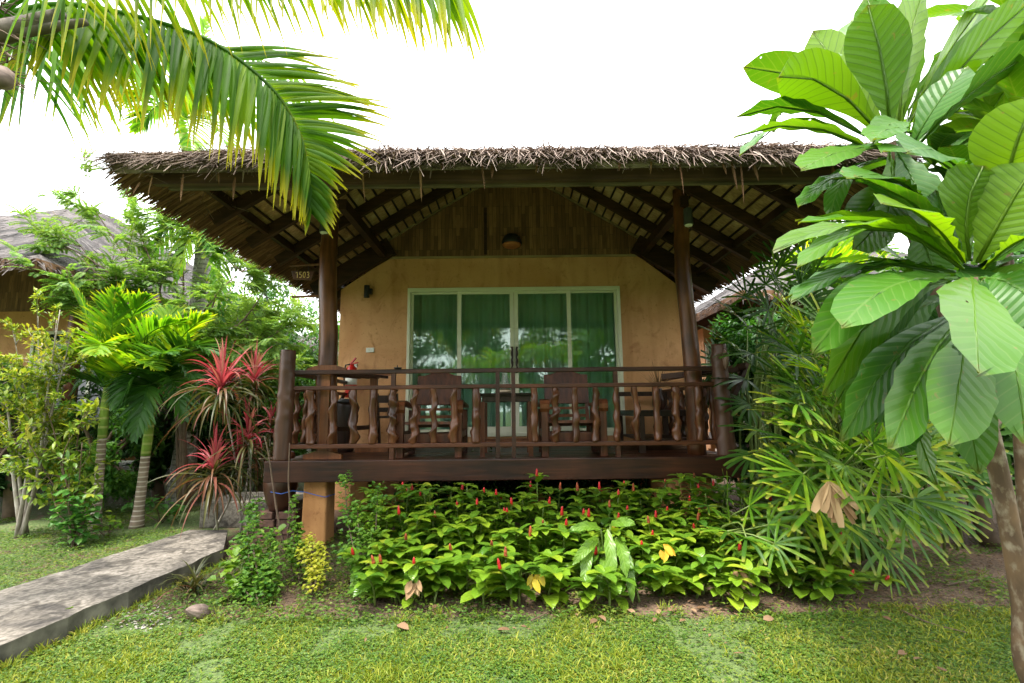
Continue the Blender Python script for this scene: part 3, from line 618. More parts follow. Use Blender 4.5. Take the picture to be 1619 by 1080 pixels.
for (x0, x1, ph) in ((-1.49, .03, 0), (.05, 1.56, 2)):
    vs = []; 
    for i in range(n + 1):
        x = x0 + (x1 - x0) * i / n; yy = 7.24 + .028 * sin(x * 47 + ph) + .02 * sin(x * 21 + ph) + .015 * noise.noise(V((x * 8, ph, 0)))
        for z in (DB + .03, 2.0, DT - .03): vs.append(V((x + .01 * sin(x * 30) * (3.2 - z), yy + .012 * noise.noise(V((x * 6, z, 0))), z)))
    cu.add(vs, [(i * 3 + k, (i + 1) * 3 + k, (i + 1) * 3 + k + 1, i * 3 + k + 1) for i in range(n) for k in range(2)])
tag(cu.build('curtain', M['curtain'], None, True, (0, 7.24, DT)), 'teal green pleated curtain hanging behind the sliding glass door', 'curtain')

# ---------------------------------------------------------------- fittings on the house
lp = at(809, 383, 6.9)
t = thing('bowl_lamp', 'black half-dome lamp with terracotta underside on the bamboo gable', 'wall lamp', lp)
q = MB(); q.lathe(lp + V((0, 0, -.035)), [(.142, 0), (.150, .012), (.145, .06), (.12, .115), (.07, .15), (.015, .165)], 28); q.build('lamp_shade', M['black'], t, True)
q = MB(); q.lathe(lp + V((0, 0, -.075)), [(.05, -.008), (.10, 0), (.128, .018), (.14, .039)], 28); q.build('diffuser', M['terracotta'], t, True)
q = MB(); q.bar(lp + V((0, .0, .03)), lp + V((0, .085, .03)), .04, .04); q.build('mount', M['black'], t)
lp = at(581, 461, 6.93)
t = thing('wall_lamp', 'small black cylinder wall lamp on the ochre wall left of the glass door', 'wall lamp', lp)
q = MB(); q.tube([lp + V((-.01, 0, -.09)), lp + V((-.01, 0, .09))], .04, 18); q.build('lamp_body', M['black'], t, False)
q = MB(); q.bbox(lp.x - .02, lp.x + .055, lp.y + .01, 7.0, lp.z - .03, lp.z + .05); q.build('bracket', M['black'], t)
for px, py, nm in ((513, 357, 'left'), (1088, 345, 'right')):
    lp = at(px, py, 5.2)
    t = thing('post_spotlight', 'dark cylinder spotlight high on the %s round veranda post' % nm, 'spotlight', lp)
    q = MB(); q.tube([lp + V((0, 0, .11)), lp + V((0, 0, -.08))], [.045, .052], 18); q.build('lamp_body', M['grey'], t)
    q = MB(); q.tube([lp + V((0, 0, -.078)), lp + V((0, 0, -.092))], [.044, .04], 18); q.build('lens', M['white'], t)
    sx_ = -1 if nm == 'right' else 1
    q = MB(); q.bar(lp + V((0, .03, .02)), V((lp.x + sx_ * .05, 5.27, lp.z + .02)), .03, .05); q.build('bracket', M['grey'], t)
lp = at(585, 553.5, 6.99)
t = thing('light_switch', 'cream double light switch on the ochre wall', 'light switch', lp)
q = MB(); q.bbox(lp.x - .058, lp.x + .058, 6.982, 7.0, lp.z - .034, lp.z + .034); bevel(q.build('switch_plate', M['white'], t), .004)
q = MB(); q.bbox(lp.x - .018, lp.x + .002, 6.976, 6.981, lp.z - .016, lp.z + .016); q.build('rocker', M['frame'], t)
lp = at(556, 584, 6.86)
t = thing('fire_extinguisher', 'red fire extinguisher with black hose mounted on the ochre wall', 'fire extinguisher', (lp.x, lp.y, lp.z - .38))
q = MB(); q.lathe(V((lp.x, lp.y, lp.z - .40)), [(.075, 0), (.08, .02), (.08, .36), (.07, .42), (.035, .45), (.03, .47)], 22); q.build('cylinder', M['red'], t, True)
q = MB(); q.bar(lp + V((-.02, 0, .075)), lp + V((.06, -.02, .16)), .022, .02); q.bar(lp + V((-.02, 0, .07)), lp + V((.09, 0, .095)), .02, .02); q.build('lever', M['red'], t)
q = MB(); q.tube([lp + V((-.02, -.02, .07)), lp + V((-.08, -.02, .06)), lp + V((-.1, -.02, -.03)), lp + V((-.088, -.03, -.25))], .011, 8); q.build('hose', M['black'], t, True)
q = MB(); q.lathe(V((lp.x, lp.y, lp.z - .22)), [(.0806, 0), (.0806, .12)], 22); q.build('paper_label', M['white'], t, True)
q = MB(); q.bbox(lp.x + .03, lp.x + .07, lp.y + .0, lp.y + .05, lp.z + .03, lp.z + .08); q.build('gauge', M['white'], t)
# number board 1503 hung beside the left post
sA = at(462, 429, 5.3); sB = at(498, 430, 5.3); yb = 5.29
t = thing('number_sign', 'brown wooden board with carved number 1503 hanging beside the left post', 'sign', ((sA.x + sB.x) / 2, yb, sA.z - .05))
q = MB(); q.prism([(sA.x, sA.z), (sA.x + .03, sA.z - .10), (sB.x - .025, sB.z - .10), (sB.x, sB.z)][::-1], yb - .012, yb + .012); bevel(q.build('board', wood('sign_wood', (.06, .022, .012), (.13, .05, .026), 0, .45), t), .004)
q = MB(); q.tube([V((sA.x - .02, yb, sA.z + .058)), V((-2.12, yb, sA.z + .075))], .014, 8); q.tube([V((sA.x + .02, yb, sA.z - .30)), V((-2.12, yb, sA.z - .29))], .013, 8); q.build('hanging_rod', M['log'], t)
q = MB(); 
for dx in (.05, .19): q.tube([V((sA.x + dx, yb, sA.z - .005)), V((sA.x + dx, yb, sA.z + .06))], .003, 5)
q.build('hanging_wire', M['black'], t)
dg = MB(); gx = sA.x + .055; gz = sA.z - .083; gw, gh, gy = .028, .066, yb - .0155
def stroke(pts, ox): dg.tube([V((ox + a * gw, gy, gz + b_ * gh)) for a, b_ in pts], .0042, 6)
stroke([(0, .78), (.25, .98), (.62, .97)], gx); stroke([(.62, .97), (.62, 0)], gx)
ox = gx + .040; stroke([(.9, 1), (.15, 1), (.1, .55)], ox); stroke([(.1, .55), (.6, .62), (.92, .38), (.75, .08), (.35, 0), (.05, .1)], ox)
ox = gx + .082; stroke([(.5 + .48 * cos(a * pi / 6), .5 + .5 * sin(a * pi / 6)) for a in range(13)], ox)
ox = gx + .124; stroke([(.05, .9), (.45, 1.02), (.85, .8), (.75, .58), (.4, .52)], ox); stroke([(.4, .52), (.85, .42), (.95, .2), (.6, 0), (.05, .05)], ox)
dg.build('numerals', M['gold'], t, True)

# ---------------------------------------------------------------- veranda furniture
def armchair(cx, yf, label, ry=0.0):
    t = thing('armchair', label, 'armchair', (cx, yf, DZ), 'armchairs facing out over the railing')
    def B(name, *a):
        q = MB()
        for b_ in a: q.bbox(cx + b_[0], cx + b_[1], yf + b_[2], yf + b_[3], DZ + b_[4], DZ + b_[5])
        return bevel(q.build(name, M['chair'], t), .006)
    for s in (-1, 1):
        x0, x1 = sorted((s * .27, s * .345)); B('leg', (x0, x1, 0, .075, 0, .53)); B('leg', (x0, x1, .60, .67, 0, .50))
        B('side_rail', (x0 + .01, x1 - .01, .075, .6, .04, .09), (x0 + .01, x1 - .01, .075, .6, .2, .27))
        q = MB(); pts = []                                            # scrolled arm
        prof = [(-.03, .50), (-.035, .545), (.0, .585), (.07, .60), (.3, .575), (.68, .555)]
        xs0, xs1 = cx + x0 - .012, cx + x1 + .012
        vs = []
        for yy, zz in prof: vs += [V((xs0, yf + yy, DZ + zz)), V((xs1, yf + yy, DZ + zz)), V((xs0, yf + max(yy, .0), DZ + zz - .035)), V((xs1, yf + max(yy, .0), DZ + zz - .035))]
        fs = []
        for i in range(len(prof) - 1):
            a = i * 4; fs += [(a, a + 1, a + 5, a + 4), (a + 2, a + 6, a + 7, a + 3), (a, a + 4, a + 6, a + 2), (a + 1, a + 3, a + 7, a + 5)]
        fs += [(0, 2, 3, 1), (20, 21, 23, 22)]
        q.add(vs, fs); q.build('armrest', M['chair'], t)
    q = MB(); q.box((cx, yf + .33, DZ + .335), (.53, .58, .03), Matrix.Rotation(rad(-5), 3, 'X')); q.build('seat', M['chair'], t)
    B('apron', (-.268, .268, .02, .05, .155, .25)); B('apron', (-.268, .268, .62, .65, .16, .24))
    rr = Matrix.Rotation(rad(-14), 3, 'X'); o = V((cx, yf + .60, DZ + .32))
    def R_(p): return o + rr @ V(p)
    q = MB(); 
    for s in (-1, 1): q.bar(R_((s * .235, 0, -.1)), R_((s * .235, 0, .60)), .04, .035, (0, 1, 0))
    q.bar(R_((-.215, 0, .10)), R_((.215, 0, .10)), .03, .035); q.bar(R_((-.215, 0, .19)), R_((.215, 0, .19)), .03, .03); q.bar(R_((-.215, 0, .02)), R_((.215, 0, .02)), .03, .05)
    q.build('back_frame', M['chair'], t)
    q = MB(); pr = [(-.265, .24), (.265, .24), (.265, .60), (.18, .605), (.10, .635), (0, .645), (-.10, .635), (-.18, .605), (-.265, .60)]
    n = len(pr); vs = [R_((x, -.03, z)) for x, z in pr] + [R_((x, .0, z)) for x, z in pr]
    q.add(vs, [tuple(range(n)), tuple(range(2 * n - 1, n - 1, -1))] + [(i, i + n, (i + 1) % n + n, (i + 1) % n) for i in range(n)]); bevel(q.build('backrest', M['chair'], t), .006)
    return t
armchair(at(679, 700, 5.2).x, 5.16, 'brown wooden armchair left of the small table behind the railing')
armchair(at(908, 700, 5.2).x, 5.16, 'brown wooden armchair right of the small table behind the railing')
tx0, tx1 = at(759, 640, 5.25).x, at(842, 640, 5.25).x
t = thing('side_table', 'square dark wooden table between the two veranda armchairs', 'table', ((tx0 + tx1) / 2, 5.5, DZ), None)
q = MB(); q.bbox(tx0 - .01, tx1 + .01, 5.24, 5.80, DZ + .64, DZ + .67); q.bbox(tx0 + .02, tx1 - .02, 5.26, 5.78, DZ + .58, DZ + .64); bevel(q.build('tabletop', M['darkchair'], t), .005)
for x in (tx0 + .025, tx1 - .025):
    for y in (5.27, 5.77): q = MB(); q.bbox(x - .025, x + .025, y - .025, y + .025, DZ, DZ + .579); q.build('leg', M['chair'], t)
q = MB()
for y in (5.27, 5.77): q.bbox(tx0 + .051, tx1 - .051, y - .012, y + .012, DZ + .12, DZ + .16)
for x in (tx0 + .025, tx1 - .025): q.bbox(x - .012, x + .012, 5.296, 5.744, DZ + .12, DZ + .16)
q.build('stretcher', M['chair'], t)
lp = V((at(798, 622, 5.4).x, 5.4, DZ + .67))
t = thing('oil_lamp', 'glass oil lamp with metal base standing on the small veranda table', 'lamp', lp)
q = MB(); q.lathe(lp, [(.07, 0), (.07, .035), (.06, .045), (.05, .05)], 20); q.build('base', M['metal'], t, True)
gm, nt, b, N, L = newmat('clear_lamp_glass'); b.inputs['Transmission Weight'].default_value = .9; b.inputs['Roughness'].default_value = .05; b.inputs['IOR'].default_value = 1.3
q = MB(); q.lathe(lp + V((0, 0, .051)), [(.03, 0), (.048, .03), (.05, .06), (.03, .10), (.026, .17), (.03, .18)], 20); q.build('glass_chimney', gm, t, True)
q = MB(); q.lathe(lp + V((0, 0, .049)), [(.02, 0), (.035, .012), (.03, .02), (.012, .03)], 16); q.build('burner', M['white'], t, True)
# drying rack: two T-ends with long bars
e0, e1 = V((at(514, 650, 5.2).x, 5.2, DZ)), V((at(590, 650, 6.0).x, 6.0, DZ))
t = thing('drying_rack', 'teak drying rack with arched ends and slatted top behind the left railing', 'rack', (e0 + e1) / 2)
for e in (e0, e1):
    q = MB(); q.bbox(e.x - .045, e.x + .045, e.y - .02, e.y + .02, DZ + .08, DZ + .925); q.build('upright', M['teak'], t)
    q = MB(); q.prism([(e.x - .21, DZ + .925), (e.x + .21, DZ + .925), (e.x + .21, DZ + .95), (e.x + .10, DZ + .985), (e.x - .10, DZ + .985), (e.x - .21, DZ + .95)], e.y - .022, e.y + .022); q.build('top_bar', M['teak'], t)
    q = MB(); q.prism([(e.x - .20, DZ), (e.x + .20, DZ), (e.x + .20, DZ + .045), (e.x + .08, DZ + .08), (e.x - .08, DZ + .08), (e.x - .20, DZ + .045)], e.y - .03, e.y + .03); q.build('foot', M['teak'], t)
for dx in (-.17, -.06, .06, .17): q = MB(); q.bar(e0 + V((dx, .024, .905)), e1 + V((dx, -.024, .905)), .03, .035); q.build('slat', M['planky'], t)
q = MB(); q.bar(e0 + V((0, .024, .30)), e1 + V((0, -.024, .30)), .03, .05); q.build('stretcher', M['planky'], t)
lp = V((at(545, 690, 6.1).x, 6.1, DZ))
t = thing('tall_bin', 'tall dark brown bin standing behind the drying rack', 'bin', lp)
q = MB(); q.lathe(lp, [(.10, 0), (.115, .03), (.125, .55), (.12, .60)], 20); q.build('body', M['darkchair'], t, True)
q = MB(); q.lathe(lp + V((0, 0, .60)), [(.128, 0), (.13, .03), (.06, .05)], 20); q.build('lid', M['black'], t, True)
lp = V((at(611, 700, 6.55).x, 6.5, DZ))
t = thing('folding_chair', 'narrow dark wooden folding chair against the ochre wall', 'chair', lp)
for s in (-1, 1): q = MB(); q.bar(lp + V((s * .13, .2, 0)), lp + V((s * .13, .0, .72)), .035, .04, (0, 1, 0)); q.build('leg', M['darkchair'], t); q = MB(); q.bar(lp + V((s * .13, -.15, 0)), lp + V((s * .13, .12, .42)), .03, .035, (0, 1, 0)); q.build('leg', M['darkchair'], t)
q = MB(); q.bbox(lp.x - .14, lp.x + .14, lp.y - .16, lp.y + .10, DZ + .40, DZ + .43); q.build('seat', M['darkchair'], t)
q = MB(); q.bbox(lp.x - .112, lp.x + .112, lp.y - .005, lp.y + .02, DZ + .60, DZ + .70); q.bbox(lp.x - .112, lp.x + .112, lp.y + .02, lp.y + .04, DZ + .48, DZ + .54); q.build('backrest', M['darkchair'], t)
lp = at(629, 584, 5.075); lp.z = 1.79
t = thing('ashtray', 'small black knobbed ashtray sitting on the top rail', 'ashtray', lp)
q = MB(); q.lathe(lp, [(.03, 0), (.04, .012), (.042, .018)], 16); q.build('dish', M['black'], t, True)
q = MB(); q.lathe(lp + V((-.005, 0, .018)), [(.006, 0), (.005, .02), (.002, .03)], 8); q.build('knob', M['black'], t, True)
# dark day bench on the right
x0, x1 = 1.42, 2.12
t = thing('day_bench', 'dark wooden bench with open shelf along the right veranda railing', 'bench', (1.77, 6.0, DZ))
q = MB(); q.bbox(x0, x1, 5.55, 6.75, DZ + .40, DZ + .47); bevel(q.build('seat', M['darkchair'], t), .006)
for x in (x0 + .04, x1 - .04):
    for y in (5.6, 6.7): q = MB(); q.bbox(x - .035, x + .035, y - .035, y + .035, DZ, DZ + .399); q.build('leg', M['darkchair'], t)
q = MB(); q.bbox(x0 + .08, x1 - .08, 5.62, 6.68, DZ + .12, DZ + .15); q.build('shelf', M['darkchair'], t)
q = MB(); q.bbox(x0, x1, 6.68, 6.72, DZ + .66, DZ + .72); q.bbox(x0, x0 + .05, 6.68, 6.72, DZ + .471, DZ + .659); q.bbox(x1 - .05, x1, 6.68, 6.72, DZ + .471, DZ + .659); q.build('backrest', M['darkchair'], t)
lp = V((1.86, 6.2, DZ + .47))
t = thing('dried_spray', 'dry brown spiky palm spray in a dark vase beside the right post', 'dried plant', lp)
q = MB(); q.lathe(lp, [(.06, 0), (.085, .06), (.08, .16), (.045, .24), (.05, .27)], 18); q.build('vase', M['jar'], t, True)
q = MB()
for k in range(26):
    a = U(0, 6.28); el = U(.1, 1.3); q.leaf(lp + V((0, 0, .26)), V((cos(a) * cos(el) - .35, sin(a) * cos(el), sin(el))), V((0, 0, 1)), U(.25, .45), .014, strap, .2, .3, 3)
q.build('dry_leaves', M['dry'], t)
# jar, bricks, cord by the left corner
jb = V((at(437, 830, 5.35).x, 5.4, 0))
t = thing('brick_stack', 'rough stack of old bricks carrying the brown jar', 'bricks', jb)
for k in range(4):
    for i in (-1, 1): q = MB(); q.box(jb + V((i * .11 + U(-.01, .01), U(-.02, .02), .045 + k * .078)), (.2, .22, .072), Matrix.Rotation(U(-.06, .06), 3, 'Z')); bevel(q.build('brick', M['brick'], t), .008)
jz = jb + V((0, 0, .32))
t = thing('clay_jar', 'large dark brown glazed water jar with lid beside the veranda', 'jar', jz)
q = MB(); q.lathe(jz, [(.10, 0), (.135, .08), (.17, .22), (.175, .32), (.15, .42), (.125, .455), (.14, .48), (.145, .495)], 28); q.build('body', M['jar'], t, True)
q = MB(); q.lathe(jz + V((0, 0, .497)), [(.165, 0), (.17, .014), (.14, .025), (.02, .028)], 26); q.build('lid', M['chair'], t, True)
dp = jz + V((.06, -.04, .57))
t = thing('coconut_dipper', 'coconut shell dipper with stick handle lying on the jar lid', 'ladle', dp)
q = MB(); q.lathe(dp + V((.04, 0, -.05)), [(.01, 0), (.045, .015), (.058, .05), (.045, .085), (.02, .1)], 16); q.build('bowl', M['chair'], t, True)
q = MB(); q.tube([dp + V((.0, 0, -.02)), dp + V((-.28, -.03, -.03))], .009, 7); q.build('handle', M['brownstem'], t)
q = MB(); q.tube([at(428, 778, 5.2), at(445, 781, 5.15), at(462, 776, 5.12), at(482, 778, 5.10), at(500, 783, 5.09), at(514, 786, 5.1), at(530, 781, 5.2)], .0042, 6)
tag(q.build('cord', M['rope'], None, True, at(482, 778, 5.1)), 'thin blue cord strung past the ochre pier under the veranda', 'cord')
# ---------------------------------------------------------------- neighbouring bungalows
def hut(label, cx, y0, y1, hx, ze, sl, rise, zw, wins, decky, straw=1400):
    t = thing('bungalow', label, 'bungalow', (cx, (y0 + y1) / 2, 0))
    zr = ze + sl * hx; sf = .62; ya = y0 + sl * hx / sf; yb = y1 - sl * hx / sf
    q = MB(); n1, n2 = 50, 60; vs = []
    for j in range(n2 + 1):
        for i in range(n1 + 1):
            x = cx + (i / n1 * 2 - 1) * hx; y = y0 + (y1 - y0) * j / n2
            p_ = V((x, y, ze + .14 + min(sl * (hx - abs(x - cx)), sf * (y - y0), sf * (y1 - y)))); p_.z += .05 * noise.noise(p_ * 2) + .03 * noise.noise(p_ * 7); vs.append(p_)
    q.add(vs, [(j * (n1 + 1) + i, j * (n1 + 1) + i + 1, (j + 1) * (n1 + 1) + i + 1, (j + 1) * (n1 + 1) + i) for j in range(n2) for i in range(n1)])
    rf_ = q.build('roof', M['greythatch'], t, True)
    q = MB(); 
    c = [V((cx - hx, y0, ze)), V((cx + hx, y0, ze)), V((cx + hx, y1, ze)), V((cx - hx, y1, ze)), V((cx, ya, zr)), V((cx, yb, zr))]
    q.add(c, [(0, 1, 4), (1, 2, 5, 4), (2, 3, 5), (3, 0, 4, 5)])
    for a, b_ in ((0, 1), (1, 2), (2, 3), (3, 0)): q.add([c[a].copy(), c[b_].copy(), c[b_] + V((0, 0, .15)), c[a] + V((0, 0, .15))], [(0, 1, 2, 3)])
    q.build('roof_underside', M['reed'], rf_)
    q = MB()
    for _ in range(straw):
        x = cx + U(-1, 1) * hx; y = U(y0, y1); f_ = min(sl * (hx - abs(x - cx)), sf * (y - y0)); sidey = sf * (y - y0) < sl * (hx - abs(x - cx))
        d = V((U(-.3, .3), -1, -sf)) if sidey else V(((1 if x > cx else -1), U(-.3, .3), -sl))
        q.leaf(V((x, y, ze + .165 + f_)), d + V((0, 0, .15)), V((0, 0, 1)), U(.12, .4), U(.012, .035), lambda t_: 1 - .7 * t_, .4, .2, 2)
    for _ in range(straw):
        k = R(); s = random.choice((-1, 1))
        if k < .35: b_ = V((cx + U(-1, 1) * hx, y0, ze + U(0, .16))); d = V((U(-.5, .5), -1, -U(.2, 1)))
        else: b_ = V((cx + s * hx, U(y0, y1), ze + U(0, .16))); d = V((s, U(-.5, .5), -U(.2, 1)))
        q.leaf(b_, d, V((0, 0, 1)), U(.06, .2), U(.01, .03), lambda t_: 1 - .7 * t_, .5, .2, 2)
    q.build('loose_straw', M['greystraw'], rf_)
    q = MB(); wx = hx - .65; wy = y0 + 3.2
    q.bbox(cx - wx, cx + wx, wy, wy + .15, .5, zw); q.bbox(cx - wx, cx - wx + .15, wy + .15, y1 - .7, .3, zw); q.bbox(cx + wx - .15, cx + wx, wy + .15, y1 - .7, .3, zw); q.bbox(cx - wx + .15, cx + wx - .15, y1 - .85, y1 - .7, .3, zw)
    q.build('wall', M['wall'], t)
    q = MB(); q.prism([(cx - wx + .05, zw + .01), (cx + wx - .05, zw + .01), (cx, zw + sl * wx - .05)], wy + .02, wy + .12); q.build('gable_panel', M['bamboo'], t)
    for (wa, wb, za, zb) in wins:
        f = MB()
        for a in ((wa, wa + .06, za, zb), (wb - .06, wb, za, zb), (wa + .06, wb - .06, za, za + .06), (wa + .06, wb - .06, zb - .06, zb), ((wa + wb) / 2 - .03, (wa + wb) / 2 + .03, za + .06, zb - .06)):
            f.bbox(a[0], a[1], wy - .05, wy - .004, a[2], a[3])
        fo = f.build('window', M['frame'], t)
        f = MB(); f.bbox(wa + .05, wb - .05, wy - .03, wy - .01, za + .05, zb - .05); f.build('pane', M['darkpane'], fo)
    if decky:
        q = MB(); q.bbox(cx - hx + .6, cx + hx - .6, y0 + 1.2, wy - .06, .62, .85); dk_ = q.build('deck', M['planky'], t)
        for x in (cx - hx + .75, cx + hx - .75): q = MB(); log(q, V((x, y0 + 1.5, .85)), V((x, y0 + 1.5, ze + .25)), .1, .09, x, 14, 3); q.build('post', M['log'], t, True)
        for x in (cx - wx, cx - .9, cx + .9, cx + wx): q = MB(); q.bbox(x - .13, x + .13, y0 + 1.5, y0 + 1.76, 0, .62); q.build('pier', M['pier'], t)
        q = MB()
        for z in (1.0, 1.6, 1.76): q.bbox(cx - hx + .7, cx + hx - .7, y0 + 1.28, y0 + 1.33, z, z + .045)
        for k in range(18): x = cx - hx + .9 + k * (2 * hx - 1.8) / 17; q.bbox(x - .03, x + .03, y0 + 1.29, y0 + 1.32, 1.045, 1.6)
        q.build('railing', M['planky'], t)
    return t
dpm, nt, b, N, L = newmat('dark_window_glass'); b.inputs['Base Color'].default_value = (.012, .022, .02, 1); b.inputs['Roughness'].default_value = .08; M['darkpane'] = dpm
hut('neighbouring bungalow with weathered grey thatch at the left behind the shrubs', -9.3, 6.0, 15.5, 3.2, 3.2, .80, 0, 3.35, [(-9.2, -6.85, 1.0, 2.95)], True, 2600)
hut('thatched bungalow half hidden behind the fan palms at the right', 6.75, 7.3, 15.5, 3.2, 3.0, .62, 0, 3.1, [(4.22, 4.85, 2.15, 2.75), (4.9, 6.4, 1.0, 2.8)], True, 1200)
hut('distant bungalow with pale straw roof seen behind the left veranda post', -6.2, 14.0, 21, 3.0, 2.5, .6, 0, 2.7, [], False, 2600)
# ---------------------------------------------------------------- plants
def smooth(pts, n):
    pts = [V(p) for p in pts]; P = [pts[0] * 2 - pts[1]] + pts + [pts[-1] * 2 - pts[-2]]; out = []; m = len(pts) - 1
    for i in range(n + 1):
        s = i / n * m; k = min(int(s), m - 1); t = s - k; a, b_, c, d = P[k:k + 4]
        out.append(0.5 * ((2 * b_) + (c - a) * t + (2 * a - 5 * b_ + 4 * c - d) * t * t + (3 * b_ - a - 3 * c + d) * t ** 3))
    return out
def bigp(t): return max(.02, (.10 + .90 * min(1, t / .6) ** 1.25) * (1 if t < .6 else math.sqrt(max(0, 1 - ((t - .6) / .4) ** 2.2))))
def leafc(mb, base, ctrl, tip, W, nrm, prof=obov, n=10, fold=.12, wav=.012):
    "a big blade on a curved midrib, 5 points across"
    base, ctrl, tip, nrm = V(base), V(ctrl), V(tip), V(nrm); vs = []; uvs = []; ph = U(0, 6); cup = U(-.10, .16); curl = U(-.3, .3)
    for i in range(n + 1):
        t = i / n; p_ = base * (1 - t) ** 2 + ctrl * 2 * t * (1 - t) + tip * t * t
        d = ((ctrl - base) * (1 - t) + (tip - ctrl) * t).normalized(); s_ = d.cross(nrm).normalized(); nn = s_.cross(d)
        s_ = s_ * cos(curl * t) + nn * sin(curl * t); nn = s_.cross(d)
        hw = W * .5 * prof(t) * (1 + .09 * noise.noise(V((t * 9, ph, 0))))
        for q in (-1, -.5, 0, .5, 1):
            wv = wav * math.sin(t * 40 + ph + q * 2) * abs(q) * 1.2 + .05 * W * noise.noise(base * 7 + V((q * 1.2, t * 3, ph)))* abs(q)
            vs.append(p_ + s_ * hw * q + nn * (abs(q) ** 1.6 * (fold + cup * t) * hw + wv)); uvs.append((.5 + .5 * q * prof(t), t))
    mb.add(vs, [(i * 5 + k, i * 5 + k + 1, i * 5 + k + 6, i * 5 + k + 5) for i in range(n) for k in range(4)], uvs)
def pinnate(mb, mid, n, Lf, W, ang, droop, vee=.3, up=(0, 0, 1), nseg=4, fold=.3, jit=.08, prof=strap, t0=.12):
    m = len(mid) - 1
    for i in range(n):
        t = t0 + (1 - t0) * i / (n - 1); s = t * m; k = min(int(s), m - 1); p_ = mid[k].lerp(mid[k + 1], s - k)
        T = (mid[k + 1] - mid[k]).normalized(); S = T.cross(V(up)).normalized(); Nn = S.cross(T)
        for sg in (-1, 1):
            a = ang(t) + U(-jit, jit); d = T * cos(a) + (S * sg * cos(vee) + Nn * sin(vee)) * sin(a)
            d = (d + rvec() * jit).normalized()
            mb.leaf(p_ + T * U(-.01, .01), d, Nn + S * (-sg) * .3, Lf(t) * U(.9, 1.08), W * U(.85, 1.1), prof, droop * U(.7, 1.3), fold, nseg, U(-.4, .4))
def rib(mb, mid, r0, r1, n=6): mb.tube(mid, [r0 + (r1 - r0) * i / (len(mid) - 1) for i in range(len(mid))], n)

# ---- grass, ground cover
def inpath(x, y):
    ax, ay, bx_, by_ = n0.x, n0.y, n1.x, n1.y; cx_, cy_, dx_, dy_ = f0.x, f0.y, f1.x, f1.y
    s1 = (bx_ - ax) * (y - ay) - (by_ - ay) * (x - ax); s2 = (dx_ - cx_) * (y - cy_) - (dy_ - cy_) * (x - cx_)
    return s1 > -.02 and s2 < .02 and y < n1.y + .1
gb = MB(); cb = MB()
def soil(x, y):
    k = 3.42 + .10 * noise.noise(V((x * 1.4, 0, 3))) + .07 * noise.noise(V((x * 5, y * 5, 1)))
    if x < -1.7: k += .35
    if x > 2.4: k += .1
    return y > k
cnt = 0
while cnt < 64000:
    y = 2.35 + (R() ** 1.35) * 1.9; hw = y * 1.15 + .2; x = U(-hw, hw)
    if inpath(x, y): continue
    if soil(x, y) and R() < .93: continue
    pn = noise.noise(V((x * 1.3, y * 1.3, 5))) + .5 * noise.noise(V((x * 4, y * 4, 2)))
    if pn < -.22 and R() < .78: continue
    cnt += 1
    if R() < .42 + .5 * pn:
        L_ = U(.02, .045) * (1 + 1.2 * max(0, pn)); q = V((x, y, 0)); d = V((U(-.9, .9), U(-.9, .9), U(.35, 1.2))); d.normalize(); s_ = d.cross(rvec()).normalized() * U(.0016, .0035)
        t_ = q + d * L_ + V((0, 0, -.2 * L_)); m_ = q + d * L_ * .55
        gb.add([q - s_, q + s_, m_ + s_ * .9, m_ - s_ * .9, t_], [(0, 1, 2, 3), (3, 2, 4)], [(0, 0), (1, 0), (1, .5), (0, .5), (.5, 1)])
    else:
        z = U(.004, .022); a = U(0, 6.28); q = V((x, y, z))
        for k in range(2): cb.chip(q, V((cos(a + k * 2.4), sin(a + k * 2.4), U(-.1, .5))), V((U(-.4, .4), U(-.4, .4), 1)), U(.010, .022), U(.008, .016))
cnt = 0
while cnt < 34000:                                     # left lawn beyond the path
    y = U(3.6, 7.2); x = U(-8.5, -2.9)
    if inpath(x, y): continue
    if noise.noise(V((x * 1.1, y * 1.1, 4))) < (-.35 if y < 5.6 else .0): continue
    cnt += 1; z = U(.005, .05); a = U(0, 6.28)
    cb.chip(V((x, y, z)), V((cos(a), sin(a), U(-.1, .6))), V((U(-.4, .4), U(-.4, .4), 1)), U(.015, .035), U(.01, .02))
cnt = 0
while cnt < 21000:                                      # creeping plants at the foot of the bed and on the bare ground
    y = U(3.3, 5.6); x = U(-2.6, 5.2)
    if inpath(x, y): continue
    if noise.noise(V((x * 2.1, y * 2.1, 8))) + .4 * noise.noise(V((x * 7, y * 7, 8))) < (.05 if x > 1.2 else -.08 if x > -1.0 else -.6): continue
    cnt += 1; z = U(.005, .06); a = U(0, 6.28)
    cb.chip(V((x, y, z)), V((cos(a), sin(a), U(-.1, .6))), V((U(-.4, .4), U(-.4, .4), 1)), U(.014, .04), U(.012, .026))
for k in range(240):                                    # taller tufts, also against the path edge
    if k < 90: q0 = n0.lerp(n1, U(.25, 1)) + V((U(.0, .06), -U(.0, .05), 0)); 
    elif k < 170: x = U(-2.4, 4.2); q0 = V((x, 3.42 + .10 * noise.noise(V((x * 1.4, 0, 3))) + U(-.12, .1), 0))
    elif k % 3: continue
    else: y = 2.45 + R() * 1.1; q0 = V((U(-1, 1) * y * 1.15, y, 0))
    if k >= 90 and inpath(q0.x, q0.y): continue
    for j in range(random.randint(5, 12)):
        b_ = V((q0.x + U(-.025, .025), q0.y + U(-.025, .025), 0)); d = V((U(-.7, .7), U(-.7, .7), U(.6, 1.3))).normalized(); gb.leaf(b_, d, rvec(), U(.035, .085), U(.004, .008), strap, U(.4, 1.4), .3, 3)
tag(gb.build('lawn_grass', M['grass']), 'short green lawn grass in front of the bungalow', 'grass', kind='stuff')
tag(cb.build('ground_cover', M['clover']), 'small leaved creeping ground cover mixed into the lawn', 'ground cover', kind='stuff')
lt = MB()
